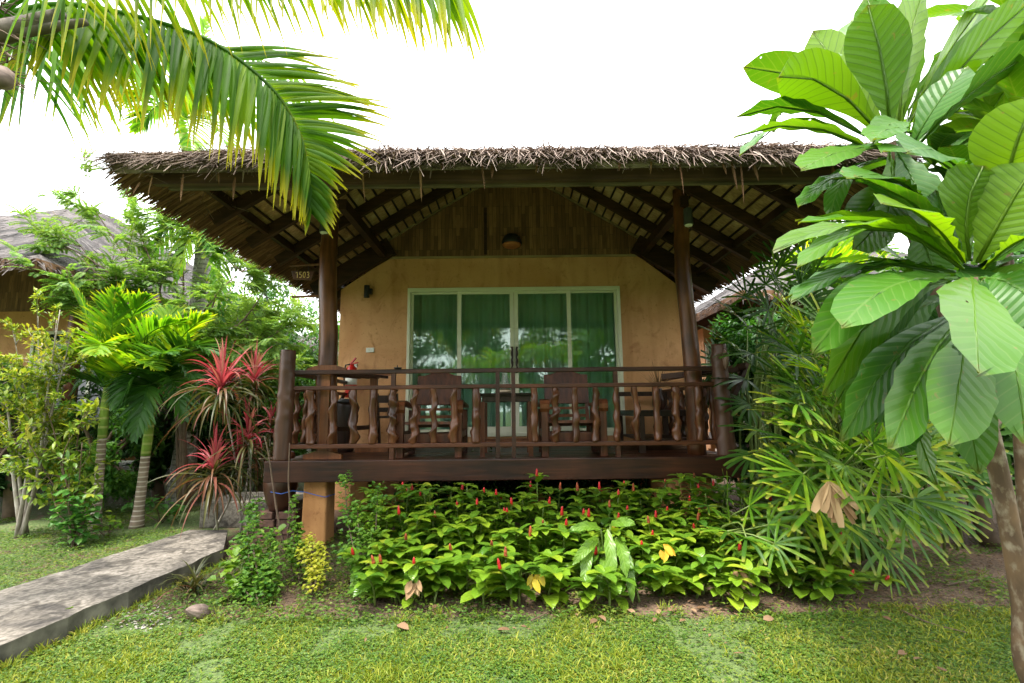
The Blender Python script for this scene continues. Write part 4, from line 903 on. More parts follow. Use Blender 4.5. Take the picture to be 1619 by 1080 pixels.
for _ in range(5200):                                   # leaf litter
    y = U(3.0, 6.0); x = U(-3.2, 5.5)
    if inpath(x, y) or (y < 3.4 and R() < .8): continue
    a = U(0, 6.28); lt.chip(V((x, y, U(.003, .02))), V((cos(a), sin(a), U(-.1, .3))), V((U(-.5, .5), U(-.5, .5), 1)), U(.015, .06), U(.006, .022))
tag(lt.build('leaf_litter', M['litter']), 'thin brown leaf litter over the bare soil of the bed', 'leaf litter', kind='stuff')
pb = MB()
for _ in range(170):
    c = atz(U(195, 262), U(962, 992), 0) + V((U(-.1, .1), U(-.1, .1), .006)); s_ = U(.005, .014)
    pb.add([c + V((x * s_ * U(.7, 1.4), y * s_, z * s_ * .6)) for x, y, z in ((1, 0, 0), (-1, 0, 0), (0, 1, 0), (0, -1, 0), (0, 0, 1), (0, 0, -1))], [(0, 2, 4), (2, 1, 4), (1, 3, 4), (3, 0, 4)])
tag(pb.build('pebbles', M['stone']), 'patch of pale pebbles beside the slab path', 'pebbles', kind='stuff')
for i in range(34):
    px, py = (U(620, 1240), U(958, 985)) if i < 16 else ((U(560, 1560), U(985, 1060)) if i < 22 else (U(1330, 1600), U(880, 980)))
    c = atz(px, py, .028); a = U(0, 6.28); q = MB(); L_ = U(.05, .10)
    q.leaf(c, V((cos(a), sin(a), .15)), V((U(-.4, .4), U(-.4, .4), 1)), L_, L_ * .45, oval, .5, U(-.3, .5), 4, U(-.5, .5))
    tag(q.build('fallen_leaf', M['litter'], None, True, c), 'curled dry brown fallen leaf lying on the grass and soil before the bed', 'leaf', 'dry leaves fallen on the ground')
for pts_, lb in (([(632, 992), (648, 975), (668, 962), (690, 952)], 'bent pale stick on the soil at the left front of the ginger bed'), ([(840, 981), (858, 972), (872, 965)], 'short grey stick on the soil below the yellow leaves'), ([(1425, 965), (1470, 985), (1540, 1003)], 'long dark twig on bare soil near the brown tree trunk'), ([(1495, 925), (1540, 917), (1580, 912)], 'pale forked stick on the bare ground behind the tree trunk')):
    P_ = smooth([atz(a, b_, .02) for a, b_ in pts_], 10); q = MB(); q.tube(P_, [.007 * (1 - .06 * i) for i in range(11)], 6); tag(q.build('stick', M['brownstem'], None, True, P_[0]), lb, 'stick')
c = atz(314, 968, .05)
q = MB(); rr = Euler((rad(62), .2, -.35)).to_matrix(); qq = MB(); qq.tube([V((0, 0, z)) for z in (-.11, -.085, -.06, -.02, .02, .05, .08, .10, .112)], [.006, .022, .036, .046, .044, .036, .024, .012, .003], 26, True, lambda t_, th: 1 + .10 * sin(9 * th) + .12 * noise.noise(V((cos(th) * 3, sin(th) * 3, t_ * 3))))
q.v = [rr @ v_ + c for v_ in qq.v]; q.f = qq.f; q.uv = qq.uv; q.mi = qq.mi
tag(q.build('coconut_husk', M['husk'], None, True, c), 'grey brown ribbed coconut husk lying on the lawn beside the path', 'husk')

# ---- red button gingers below the veranda
def ginger(base, tip, flower, leafn, scale=1.0):
    t = thing('ginger_plant', 'red spiked ginger stem with glossy green leaves in the bed below the veranda' if flower else 'leafy ginger stem without a flower spike in the bed below the veranda', 'ginger plant', base, 'ginger stems in the bed')
    mid_ = base.lerp(tip, .45) + V((U(-.03, .03), U(-.02, .05), .04)); P_ = smooth([base, mid_, tip], 10)
    q = MB(); q.tube(P_, [.009 - .0004 * i for i in range(11)], 6); q.build('stem', M['stem'], t, True)
    q = MB(); a = U(0, 6.28)
    for k in range(leafn):
        f = .18 + .80 * k / (leafn - 1); s = f * 10; i = min(int(s), 9); p_ = P_[i].lerp(P_[i + 1], s - i); a += 2.15 + U(-.4, .4)
        el = U(.0, .65) if f < .9 else U(.2, .7); L_ = scale * U(.12, .19) * (1.08 - .35 * f)
        q.leaf(p_, V((cos(a) * cos(el), sin(a) * cos(el), sin(el))), V((U(-.2, .2), U(-.2, .2), 1)), L_, L_ * U(.46, .58), oval, U(.3, .95), U(.12, .3), 5, U(-.3, .3))
    for k in range(4):
        a += 1.6 + U(-.2, .2); L_ = scale * U(.10, .15); q.leaf(tip, V((cos(a), sin(a), U(.15, .5))), V((0, 0, 1)), L_, L_ * .5, oval, U(.4, .9), .2, 5)
    q.build('leaves', M['ginger'], t, True)
    if flower:
        q = MB(); H_ = flower * 1.2; up_ = (tip - P_[8]).normalized() * .5 + V((0, 0, .8)); up_.normalize(); n = 12; pts = [tip + up_ * H_ * i / n for i in range(n + 1)]
        q.tube(pts, [max(.002, (.0085 + .004 * flower / .06) * min(1, .55 + 3 * i / n) * math.sqrt(max(.01, 1 - (i / n) ** 2.4))) for i in range(n + 1)], 10, True, lambda t_, th: 1 + .22 * sin(t_ * 34 + 2 * th))
        q.build('flower_spike', M['rust'] if R() < .28 else M['spike'], t, True)
fl = [(335, 160), (375, 175), (675, 160), (733, 175), (548, 222), (72, 285), (273, 265), (443, 285), (305, 385), (643, 218), (785, 260), (55, 455), (155, 500), (188, 505), (518, 435), (712, 415), (778, 470), (895, 368), (955, 315), (985, 218), (1120, 155), (1225, 150), (1205, 455), (1312, 292), (1457, 305), (1475, 365), (1425, 415), (1545, 250), (1535, 115), (1355, 245), (1385, 158), (1065, 320), (753, 525), (343, 498), (1045, 270), (805, 220)]
fl = [(540 + a / 3, 720 + b_ / 3 + 6) for a, b_ in fl] + [(1079 + a / 3, 720 + b_ / 3 + 6) for a, b_ in ((80, 272), (55, 330), (35, 210), (668, 325), (740, 385), (797, 560), (966, 575), (270, 435), (455, 240), (125, 250))]
fl += [(U(570, 1180), U(776, 850)) for _ in range(10)]
def bedY(py): return min(4.72, max(3.52, 3.56 + (895 - py) / 130 * 1.15))
for px, py in fl:
    Y = bedY(py) + U(-.06, .06); tip = at(px, py, Y); tip.z = max(.12, tip.z)
    b_ = V((tip.x + U(-.08, .08) + (-.15 if px > 1290 else .0) + (.12 if px < 600 else 0), Y + U(.06, .22), 0))
    ginger(b_, tip, U(.035, .075), 15 if py > 850 else 22)
for k in range(120):
    px = U(575, 1330); py = U(772, 925); Y = bedY(py) + U(-.1, .1); tip = at(px, py, Y)
    if tip.z < .10: tip.z = U(.1, .2)
    ginger(V((tip.x + U(-.06, .06), Y + U(.05, .2), 0)), tip, 0, 15 if py > 850 else 20, 1.05)
for k in range(44):
    px = U(590, 1270); py = U(752, 796); Y = U(4.45, 4.8); tip = at(px, py, Y); ginger(V((tip.x + U(-.06, .06), Y + U(.02, .12), 0)), tip, U(.04, .07) if R() < .3 else 0, 16, 1.1)
# withered leaves hanging in the bed
for px, py, col, lb in ((655, 935, 'dry', 'shrivelled brown leaf cluster at the left front of the ginger bed'), (848, 930, 'yellowleaf', 'yellow and orange withered leaf cluster at the front middle of the ginger bed'), (1050, 885, 'yellowleaf', 'small orange yellow leaf pair in the right half of the ginger bed'), (1168, 925, 'dry', 'large flat brown dead leaf under the right end of the ginger bed')):
    c = at(px, py - 18, 3.5); q = MB()
    for k in range(5): q.leaf(c + rvec() * .03, V((U(-.6, .6), -.35, -U(.3, 1))), V((U(-.6, .6), -1, .3)), U(.07, .12), U(.03, .05), oval, .3, .5, 4, U(-1, 1))
    tag(q.build('withered_leaves', M[col], None, True, c), lb, 'withered leaves')
# wavy arum in the bed
bc = atz(965, 950, 0); t = thing('arum_plant', 'light green arum with long wavy leaves in the middle of the ginger bed', 'plant', bc)
for k, (a, b_, ln, wd) in enumerate([((945, 850), (905, 905), .2, .09), ((960, 838), (968, 950), .26, .10), ((975, 850), (990, 925), .24, .11), ((985, 860), (1000, 965), .2, .09), ((930, 860), (922, 940), .22, .1), ((950, 835), (900, 850), .2, .08), ((965, 830), (1005, 842), .2, .08), ((955, 880), (945, 960), .2, .09)]):
    P0 = at(a[0], a[1], 3.70); P1 = at(b_[0], b_[1] - 12, 3.50); wd *= .8; q = MB(); leafc(q, P0, (P0 + P1) / 2 + V((0, -.09, .06)), P1, wd, (U(-.3, .3), -1, .5), oval, 10, .15, .012); q.build('leaf', M['arum'], t, True)
    q = MB(); q.tube(smooth([bc, (bc + P0) / 2 + V((0, .05, .05)), P0], 6), .006, 5); q.build('stalk', M['stem'], t, True)

# ---- frilly and heart-leaved shrubs
def shrub(name, label, base, tips, mat, L_, n, rad_, stem='brownstem', group=None, W=.85, prof=oval, sr=.008):
    t = thing(name, label, 'shrub', base, group); q = MB(); lf = MB()
    for tip in tips:
        P_ = smooth([base + V((U(-.04, .04), U(-.04, .04), 0)), base.lerp(tip, .5) + V((U(-.06, .06), U(-.06, .06), .04)), tip], 8); q.tube(P_, [sr * (1 - .08 * i) for i in range(9)], 5)
        for k in range(n):
            f = 1 - (R() ** 1.4) * .85; s = f * 8; i = min(int(s), 7); p_ = P_[i].lerp(P_[i + 1], s - i) + rvec(.2) * rad_ * R() ** .6 * (1.15 - .5 * f)
            a = U(0, 6.28); d = V((cos(a), sin(a), U(-.5, .5)))
            if prof: lf.leaf(p_, d, V((U(-.5, .5), U(-.7, .3), 1)), L_ * U(.7, 1.2), L_ * W * U(.8, 1.1), prof, U(.3, 1), .2, 3)
            else: lf.chip(p_, d, V((U(-.5, .5), U(-.7, .3), 1)), L_ * U(.7, 1.2), L_ * W)
    q.build('stems', M[stem], t, True); lf.build('foliage', M[mat], t, prof is not None); return t
shrub('aralia_shrub', 'tall frilly green aralia column at the left end of the ginger bed', atz(590, 945), [at(545, 755, 4.45), at(598, 768, 4.4), at(565, 800, 4.2), at(590, 840, 4.0), at(540, 870, 4.0), at(610, 900, 3.8), at(575, 920, 3.75)], 'lime', .042, 190, .10, W=.9, prof=None)
shrub('aralia_shrub', 'frilly green aralia sprig between the jar and the ochre pier', atz(470, 925), [at(463, 790, 4.4), at(470, 830, 4.3), at(455, 860, 4.2), at(480, 860, 4.2)], 'lime', .040, 100, .07, W=.9, prof=None)
shrub('aralia_shrub', 'bright yellow frilly aralia in front of the ochre pier', atz(495, 945), [at(488, 850, 4.1), at(505, 865, 4.0), at(475, 870, 4.0), at(498, 890, 3.95)], 'yellowfrill', .036, 120, .07, W=.9, prof=None)
shrub('aralia_shrub', 'bushy yellow green aralia at the near corner of the jar', atz(410, 960), [at(405, 790, 4.3), at(380, 850, 4.1), at(425, 845, 4.1), at(415, 890, 3.9), at(385, 920, 3.8), at(430, 930, 3.8), at(395, 800, 4.25), at(425, 900, 3.85)], 'lime', .042, 170, .10, W=.9, prof=None)
shrub('heart_vine', 'heart leaved vine climbing the yellow green aralia by the path', atz(380, 950), [at(372, 860, 3.95), at(360, 890, 3.85), at(395, 870, 3.95), at(375, 920, 3.75), at(405, 905, 3.8)], 'ginger', .085, 15, .09, 'stem')
shrub('seedling', 'small broad leaved seedling growing against the path edge', atz(100, 1000), [at(108, 962, 3.3), at(118, 975, 3.25), at(90, 985, 3.2)], 'ginger', .05, 9, .04, 'stem')
# bare saplings before the jar
t = thing('sapling', 'two slim bare grey stems standing in front of the jar', 'sapling', atz(452, 885))
for pts_ in ([(455, 885), (440, 820), (432, 770), (425, 720), (418, 690)], [(453, 885), (458, 800), (456, 760), (458, 700)]):
    q = MB(); q.tube(smooth([at(a, b_, 4.75) for a, b_ in pts_], 12), [.012 - .0006 * i for i in range(13)], 7); q.build('stem', M['brownstem'], t, True)
q = MB(); q.leaf(at(438, 840, 4.7), V((.7, -.3, .5)), V((-.3, -.8, .6)), .13, .07, oval, .3, .2, 5); q.build('leaf', M['ginger'], t, True)
# dark strappy clump on the path corner
c = atz(308, 940); t = thing('strap_clump', 'small bronze strappy plant on the corner beside the path', 'plant', c); q = MB()
for k in range(46): a = U(0, 6.28); q.leaf(c + V((U(-.05, .05), U(-.05, .05), .02)), V((cos(a), sin(a), U(.5, 1.9))), V((0, 0, 1)), U(.18, .36), .018, strap, U(.6, 1.6), .3, 5)
q.build('leaves', M['bronzeleaf'], t, True)

# ---- red cordylines
def rosette(mr, mb2, c, n, L_, red):
    for k in range(n):
        f = min(1, max(0, k / n + U(-.12, .12))); a = k * 2.4 + U(-.4, .4); el = 1.5 - 1.75 * f + U(-.25, .25); (mr if f < red else mb2).leaf(c + V((0, 0, .05 - .22 * f)), V((cos(a) * cos(el), sin(a) * cos(el), sin(el))), V((0, 0, 1)) + rvec() * .3, L_ * U(.5, 1.15) * (.72 + .4 * f), U(.018, .034), strap, U(.5, 1.7) * (.8 + 1.0 * f), .35, 9, U(-.5, .5))
def cordy(label, base, tops, red):
    t = thing('cordyline', label, 'cordyline', base); a = MB(); b_ = MB(); s = MB()
    for c, n, L_ in tops:
        P_ = smooth([base + V((U(-.08, .08), 0, 0)), base.lerp(c, .5) + V((U(-.08, .08), U(-.05, .05), 0)), c], 10); s.tube(P_, [.012 - .0004 * i for i in range(11)], 7); rosette(a, b_, c, int(n * 1.15), L_, red - .04)
    s.build('stem', M['palebark'], t, True); a.build('red_leaves', M['redleaf'], t, True); b_.build('bronze_leaves', M['bronzeleaf'], t, True)
cordy('tall red cordyline with bright crimson leaf rosettes beside the veranda', atz(378, 846), [(at(350, 612, 5.3), 84, .66), (at(402, 600, 5.6), 60, .56), (at(392, 690, 5.4), 54, .5)], .5)
cordy('lower red cordyline with bronze drooping leaves above the path end', atz(335, 842), [(at(338, 742, 5.25), 84, .60), (at(378, 732, 5.5), 44, .5)], .42)
cordy('dull bronze cordyline close to the left railing post', atz(425, 815), [(at(428, 672, 5.9), 42, .42), (at(440, 700, 6.1), 30, .4), (at(405, 720, 5.8), 30, .4)], .3)

# ---- Manila palms
def feather_palm(label, base, crown, r0, r1, shaft, fronds, L_, W, mats, n=30, tr='palmtrunk', cat='palm', name='palm_tree', droop=.35, bend=(0, 0, 0)):
    t = thing(name, label, cat, base); q = MB(); cs = base.lerp(crown, 1 - shaft)
    P_ = smooth([base, base.lerp(cs, .5) + V(bend), cs], 16); q.tube(P_, [r0 * (1.35 - .35 * min(1, i / 4)) + (r1 - r0) * i / 16 for i in range(17)], 16); q.build('trunk', M[tr], t, True)
    if shaft > .02:
        q = MB(); q.tube([cs.lerp(crown, i / 8) for i in range(9)], [r1 * (1.05 + .25 * sin(pi * i / 9) - .07 * i) for i in range(9)], 14); q.build('crownshaft', M['shaft'], t, True)
    for i, (tip, hump, *o) in enumerate(fronds):
        mid_ = smooth([crown, crown.lerp(tip, .5) + V((0, 0, hump)), tip], 14); m_ = mats[i % len(mats)] if not o else M[o[0]]
        q = MB(); rib(q, mid_, r1 * .28, .004); pinnate(q, mid_, n, lambda t_: L_ * (.55 + .45 * sin(pi * min(1, t_ * .9 + .15))) * (1 - .55 * max(0, t_ - .75) / .25), W, lambda t_: 1.15 - .75 * t_, droop, .35, prof=strap)
        q.build('frond', m_, t, True)
    return t
b_ = atz(150, 838); cr = at(168, 612, 5.85)
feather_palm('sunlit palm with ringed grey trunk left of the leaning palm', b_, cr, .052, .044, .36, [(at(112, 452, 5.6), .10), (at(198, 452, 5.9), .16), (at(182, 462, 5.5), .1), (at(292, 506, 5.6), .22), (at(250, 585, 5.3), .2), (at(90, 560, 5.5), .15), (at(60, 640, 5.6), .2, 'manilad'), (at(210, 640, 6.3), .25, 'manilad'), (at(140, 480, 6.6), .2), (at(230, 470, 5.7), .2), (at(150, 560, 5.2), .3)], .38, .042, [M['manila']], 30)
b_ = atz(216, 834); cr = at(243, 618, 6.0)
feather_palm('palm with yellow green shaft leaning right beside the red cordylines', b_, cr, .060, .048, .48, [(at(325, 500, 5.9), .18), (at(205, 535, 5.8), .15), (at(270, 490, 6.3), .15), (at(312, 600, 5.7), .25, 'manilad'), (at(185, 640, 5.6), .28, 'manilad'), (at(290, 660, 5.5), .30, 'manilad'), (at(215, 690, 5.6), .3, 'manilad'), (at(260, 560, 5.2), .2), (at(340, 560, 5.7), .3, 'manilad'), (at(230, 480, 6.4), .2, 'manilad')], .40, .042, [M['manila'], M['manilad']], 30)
feather_palm('tall pale grey trunked palm rising behind the red cordylines', V((-5.05, 7.6, 0)), at(326, 352, 7.6), .15, .115, .0, [(at(250, 380, 7.4), .5, 'manilad'), (at(420, 470, 7.6), .6, 'manilad'), (at(400, 420, 8.2), .5, 'manilad'), (at(280, 440, 7.0), .5), (at(350, 500, 6.8), .6), (at(330, 480, 8.6), .5, 'manilad'), (at(220, 440, 8.0), .5, 'manilad')], .5, .045, [M['manila']], 30, 'greytrunk', droop=.8)
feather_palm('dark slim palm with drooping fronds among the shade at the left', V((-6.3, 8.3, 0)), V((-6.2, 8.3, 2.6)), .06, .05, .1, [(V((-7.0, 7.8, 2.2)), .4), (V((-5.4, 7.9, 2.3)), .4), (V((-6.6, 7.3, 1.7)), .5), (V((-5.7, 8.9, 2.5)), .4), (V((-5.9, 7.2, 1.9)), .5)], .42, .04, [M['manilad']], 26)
feather_palm('yellow green palm showing above the thatch at the left', V((-5.2, 10.2, 0)), at(285, 190, 10.0), .12, .1, .1, [(at(330, 120, 10.0), .2), (at(200, 115, 10), .4), (at(195, 160, 9.6), .4), (at(390, 170, 10), .5), (at(370, 250, 9.6), .5), (at(215, 205, 10.3), .5), (at(305, 255, 9.2), .4), (at(420, 215, 10.6), .5), (at(330, 30, 10), .1)], .75, .07, [M['manila']], 26, 'greytrunk', droop=.5)

# ---- feathery leaved tree, small leaved trees, left
def pinspray(mb, p_, d, L_, n, ll, lw):
    "one compound leaf: a thin arching rachis with paired leaflets"
    d = d.normalized(); s_ = d.cross(V((0, 0, 1)) + rvec() * .3).normalized(); cur = V(p_)
    for k in range(n):
        cur = cur + d * (L_ / n); d = (d + V((0, 0, -.07))).normalized(); f = 1 - .5 * abs(k / n - .45) 
        for sg in (-1, 1): mb.chip(cur, s_ * sg + d * .45 + V((0, 0, -.12)), s_.cross(d) * (1 if s_.cross(d).z > 0 else -1), ll * f, lw)
def twigtree(name, label, cat, base, branches, mat, stem, r0, leafer, nl, spread, sub=6, group=None):
    t = thing(name, label, cat, base, group); s = MB(); lf = MB()
    for br_ in branches:
        P_ = smooth([base + V((U(-.05, .05), U(-.05, .05), 0))] + br_, 14); s.tube(P_, [max(.004, r0 * (1 - i / 15)) for i in range(15)], 6)
        for k in range(sub):
            f = U(.35, 1); sx_ = f * 14; i = min(int(sx_), 13); p_ = P_[i]; tdir = (P_[i + 1] - P_[i]).normalized(); d = (tdir * .7 + rvec(.15)).normalized(); e = p_ + d * spread * U(.5, 1.1)
            Q_ = smooth([p_, p_.lerp(e, .5) + rvec() * .05, e], 5); s.tube(Q_, [max(.003, r0 * .4 * (1 - f * .5)) * (1 - .13 * j) for j in range(6)], 4)
            for j in range(nl): g_ = U(.25, 1.0); jj = min(int(g_ * 5), 4); leafer(lf, Q_[jj].lerp(Q_[jj + 1], g_ * 5 - jj), d)
    s.build('branches', M[stem], t, True); lf.build('foliage', M[mat], t); return t
def lf_feather(mb, p_, d):
    h = V((U(-1, 1), U(-1, 1), U(-.25, .35))) + d * .6; pinspray(mb, p_, h, U(.16, .28), 12, U(.05, .07), .019)
def tips(l): return [[at(*q) for q in b_] for b_ in l]
twigtree('feathery_tree', 'airy tree with fine feathery leaves reaching above the neighbouring roof', 'tree', V((-4.6, 7.0, 0)),
    tips([[(275, 600, 7.0), (210, 430, 6.8), (110, 272, 6.6)], [(270, 600, 7), (180, 440, 6.6), (60, 368, 6.3)], [(280, 590, 7), (240, 420, 7.0), (190, 300, 7)], [(285, 600, 7), (290, 440, 7.2), (275, 320, 7.2)], [(300, 600, 7), (340, 470, 7.3), (350, 380, 7.2)], [(300, 600, 7), (390, 500, 7.4), (430, 440, 7.5)], [(270, 620, 7), (150, 500, 6.4), (60, 430, 6.2)], [(280, 600, 7), (220, 500, 6.6), (120, 400, 6.4)], [(300, 620, 7), (380, 560, 7.2), (450, 520, 7.2)], [(290, 600, 7), (330, 480, 6.6), (420, 400, 7.4)], [(280, 600, 7), (190, 470, 6.8), (80, 330, 6.6)]]),
    'feather', 'brownstem', .032, lf_feather, 17, .6, 17)
twigtree('feathery_tree', 'feathery green tree filling the gap left of the veranda post', 'tree', V((-4.0, 9.2, 0)),
    tips([[(400, 620, 9), (420, 520, 9), (470, 500, 9)], [(400, 620, 9), (390, 520, 9), (400, 450, 9)], [(400, 640, 9), (430, 600, 8.8), (465, 590, 8.6)], [(395, 620, 9), (370, 540, 9), (340, 480, 9)], [(405, 650, 9), (430, 560, 9), (445, 480, 9)], [(405, 660, 9), (440, 640, 8.6), (470, 660, 8.4)], [(400, 660, 9), (380, 610, 8.8), (350, 560, 8.6)], [(400, 660, 9), (420, 680, 8.8), (440, 720, 8.6)], [(395, 660, 9), (380, 690, 8.8), (370, 720, 8.6)]]),
    'feather', 'brownstem', .03, lf_feather, 17, .65, 16)
def lf_small(mb, p_, d):
    for k in range(2): mb.chip(p_ + rvec() * .03, rvec(.1) + d * .4, V((U(-.4, .4), U(-.5, .2), 1)), U(.05, .085), U(.022, .034))
twigtree('small_leaved_tree', 'small tree with pale mottled stems and yellow green leaves at the left edge', 'small tree', atz(35, 850),
    tips([[(30, 740, 5.6), (40, 640, 5.5), (20, 520, 5.4)], [(50, 740, 5.6), (75, 640, 5.5), (90, 500, 5.4)], [(20, 740, 5.6), (10, 640, 5.5), (-30, 560, 5.4)], [(60, 760, 5.6), (80, 650, 5.4), (105, 560, 5.3)], [(45, 740, 5.5), (60, 620, 5.4), (60, 500, 5.3)], [(60, 750, 5.5), (85, 640, 5.3), (112, 530, 5.2)], [(60, 750, 5.5), (75, 620, 5.2), (95, 490, 5.1)]]),
    'smallgreen', 'palebark', .024, lf_small, 26, .45, 15)
def lf_mid(mb, p_, d): mb.leaf(p_, rvec(.1) + d * .5, V((U(-.4, .4), U(-.5, .2), 1)), U(.07, .13), U(.03, .048), oval, .6, .2, 3)
twigtree('leafy_sapling', 'dark stemmed sapling with loose mid green leaves right of the left edge tree', 'sapling', atz(112, 862),
    tips([[(105, 780, 5.4), (90, 700, 5.3), (60, 600, 5.2)], [(118, 780, 5.4), (122, 700, 5.3), (135, 650, 5.1)], [(112, 800, 5.4), (80, 760, 5.2), (40, 690, 5.1)], [(118, 800, 5.4), (125, 760, 5.2), (130, 700, 5.1)], [(112, 790, 5.3), (100, 720, 5.2), (140, 650, 5.1)]]),
    'smallgreen', 'brownstem', .016, lf_mid, 12, .34, 10)
shrub('leafy_shrub', 'rounded mid green shrub in front of the ringed palm trunks', atz(120, 868), [at(80, 775, 5.2), at(110, 750, 5.2), at(135, 770, 5.2), at(90, 810, 5.1), at(130, 810, 5.1), at(150, 790, 5.2), at(105, 790, 5.0)], 'midgreen', .10, 34, .13, W=.5)
shrub('leafy_shrub', 'low green shrub at the foot of the leaning palm', atz(250, 828), [at(240, 790, 6.2), at(270, 800, 6.2), at(290, 805, 6.3), at(205, 800, 6.3)], 'midgreen', .10, 30, .16, W=.5)
shrub('leafy_shrub', 'tiny bright shrub on the lawn before the ringed palm', atz(170, 850), [at(160, 815, 5.6), at(180, 825, 5.6), at(145, 835, 5.5)], 'lime', .07, 22, .08, W=.55)

# ---- trees and hedges further back
def leafy_tree(label, base, h, rx, rz, n, L_, mat, zc=.62, nc=16, name='leafy_tree', r0=.09):
    t = thing(name, label, 'tree', base); s = MB(); lf = MB(); top_ = base + V((0, 0, h * zc)); s.tube(smooth([base, base.lerp(top_, .5) + rvec() * .1, top_], 8), [r0 * (1 - .07 * i) for i in range(9)], 8)
    for k in range(nc):
        u = rvec(); f = U(.35, 1) ** .5; c = base + V((u.x * rx * f, u.y * rx * f, h * zc + u.z * rz * f)); c.z = max(.15, c.z)
        s.tube(smooth([top_ - V((0, 0, U(0, h * .3))), top_.lerp(c, .5) + rvec() * .12, c], 5), [r0 * .35 * (1 - .15 * i) for i in range(6)], 5)
        cr_ = rx * U(.22, .42)
        for j in range(n):
            p_ = c + rvec() * cr_ * R() ** .45; lf.chip(p_, rvec(-.1), V((U(-.5, .5), U(-.6, .4), 1)), L_ * U(.6, 1.2), L_ * U(.32, .5))
    s.build('trunk', M['brownstem'], t, True); lf.build('crown', M[mat], t)
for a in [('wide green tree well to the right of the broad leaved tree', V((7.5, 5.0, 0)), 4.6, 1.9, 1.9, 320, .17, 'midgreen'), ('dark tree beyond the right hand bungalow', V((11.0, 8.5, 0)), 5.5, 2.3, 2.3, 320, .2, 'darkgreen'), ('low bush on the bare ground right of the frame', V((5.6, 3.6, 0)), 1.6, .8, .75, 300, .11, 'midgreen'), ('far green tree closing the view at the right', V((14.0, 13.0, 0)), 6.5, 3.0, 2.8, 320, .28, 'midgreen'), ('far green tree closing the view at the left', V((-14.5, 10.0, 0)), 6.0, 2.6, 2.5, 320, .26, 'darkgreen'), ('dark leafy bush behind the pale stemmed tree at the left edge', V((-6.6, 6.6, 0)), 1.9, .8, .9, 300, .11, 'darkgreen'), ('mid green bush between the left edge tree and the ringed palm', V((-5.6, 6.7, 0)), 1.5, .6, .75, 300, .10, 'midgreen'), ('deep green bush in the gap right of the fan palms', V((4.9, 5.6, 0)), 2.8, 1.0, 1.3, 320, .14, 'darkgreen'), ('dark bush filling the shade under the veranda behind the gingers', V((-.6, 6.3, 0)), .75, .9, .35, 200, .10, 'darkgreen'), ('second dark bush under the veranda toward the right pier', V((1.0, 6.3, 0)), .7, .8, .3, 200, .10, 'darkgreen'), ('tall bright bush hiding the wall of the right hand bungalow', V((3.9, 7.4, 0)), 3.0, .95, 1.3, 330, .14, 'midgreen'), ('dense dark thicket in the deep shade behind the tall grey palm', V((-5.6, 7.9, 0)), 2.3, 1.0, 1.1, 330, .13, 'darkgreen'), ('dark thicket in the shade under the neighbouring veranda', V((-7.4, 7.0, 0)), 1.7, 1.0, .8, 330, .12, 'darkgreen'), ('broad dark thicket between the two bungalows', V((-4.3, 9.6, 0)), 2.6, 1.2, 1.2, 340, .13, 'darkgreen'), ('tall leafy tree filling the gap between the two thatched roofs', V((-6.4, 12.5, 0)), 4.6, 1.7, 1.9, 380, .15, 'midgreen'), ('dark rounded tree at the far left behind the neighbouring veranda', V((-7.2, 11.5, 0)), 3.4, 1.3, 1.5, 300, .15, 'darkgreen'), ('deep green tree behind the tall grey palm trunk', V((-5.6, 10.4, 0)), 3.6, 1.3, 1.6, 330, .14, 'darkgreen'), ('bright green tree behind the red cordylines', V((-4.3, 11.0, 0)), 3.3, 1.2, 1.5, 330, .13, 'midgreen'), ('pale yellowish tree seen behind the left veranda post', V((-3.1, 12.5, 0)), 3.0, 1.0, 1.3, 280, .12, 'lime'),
          ('low dark hedge tree in the shade behind the ringed palms', V((-5.5, 8.4, 0)), 1.7, 1.0, .8, 260, .13, 'darkgreen'), ('low dark bush behind the path end', V((-4.4, 8.6, 0)), 1.5, .8, .7, 260, .12, 'darkgreen'), ('dark bush beside the left wall of the bungalow', V((-3.4, 8.4, 0)), 2.0, .8, .9, 280, .12, 'midgreen'),
          ('green tree over the roof of the right hand bungalow', V((8.5, 18, 0)), 5.5, 2.4, 1.8, 300, .22, 'midgreen'), ('dark bush under the eave right of the veranda', V((3.4, 6.7, 0)), 2.2, .75, 1.0, 300, .14, 'darkgreen'), ('dark bush behind the fan palms at the far right', V((5.6, 6.4, 0)), 2.4, 1.1, 1.1, 300, .15, 'darkgreen'), ('dense dark bush filling the right edge behind the trunks', V((4.6, 4.9, 0)), 2.3, .8, 1.0, 300, .13, 'darkgreen')]:
    leafy_tree(*a)
# garden across the lawn, behind the photographer: it shows mirrored in the door glass
for i, (x, y, h, m_) in enumerate([(-7, -6, 5, 'midgreen'), (-4.2, -8, 6, 'darkgreen'), (-1.2, -9, 6.5, 'midgreen'), (1.8, -7.5, 5.5, 'smallgreen'), (4.6, -8.5, 6.5, 'darkgreen'), (7.6, -6.5, 5.5, 'midgreen'), (3.0, -4.6, 3.0, 'lime'), (-10.5, -5, 6, 'darkgreen'), (10.8, -5, 6, 'midgreen')]):
    leafy_tree('leafy garden tree number across the lawn'.replace('number', ['with wide', 'tall dark', 'tallest green', 'yellowish', 'large dark', 'bright round', 'low lime', 'far left dark', 'far right green'][i]), V((x, y, 0)), h, h * .36, h * .42, 260, .2, m_, .58)
for i, x in enumerate((-13, -8, -3, 2, 7, 12)): leafy_tree(['first from the left, dense', 'second from the left, round', 'third from the left, spreading', 'fourth from the left, spreading', 'fifth from the left, round', 'sixth from the left, dense'][i] + ' unseen tree added in a far row across the lawn', V((x, -13 + (i % 2) * 1.5, 0)), 8.0, 3.3, 3.9, 330, .36, 'darkgreen', .5)  # unseen row, added to keep bright sky out of the door reflection
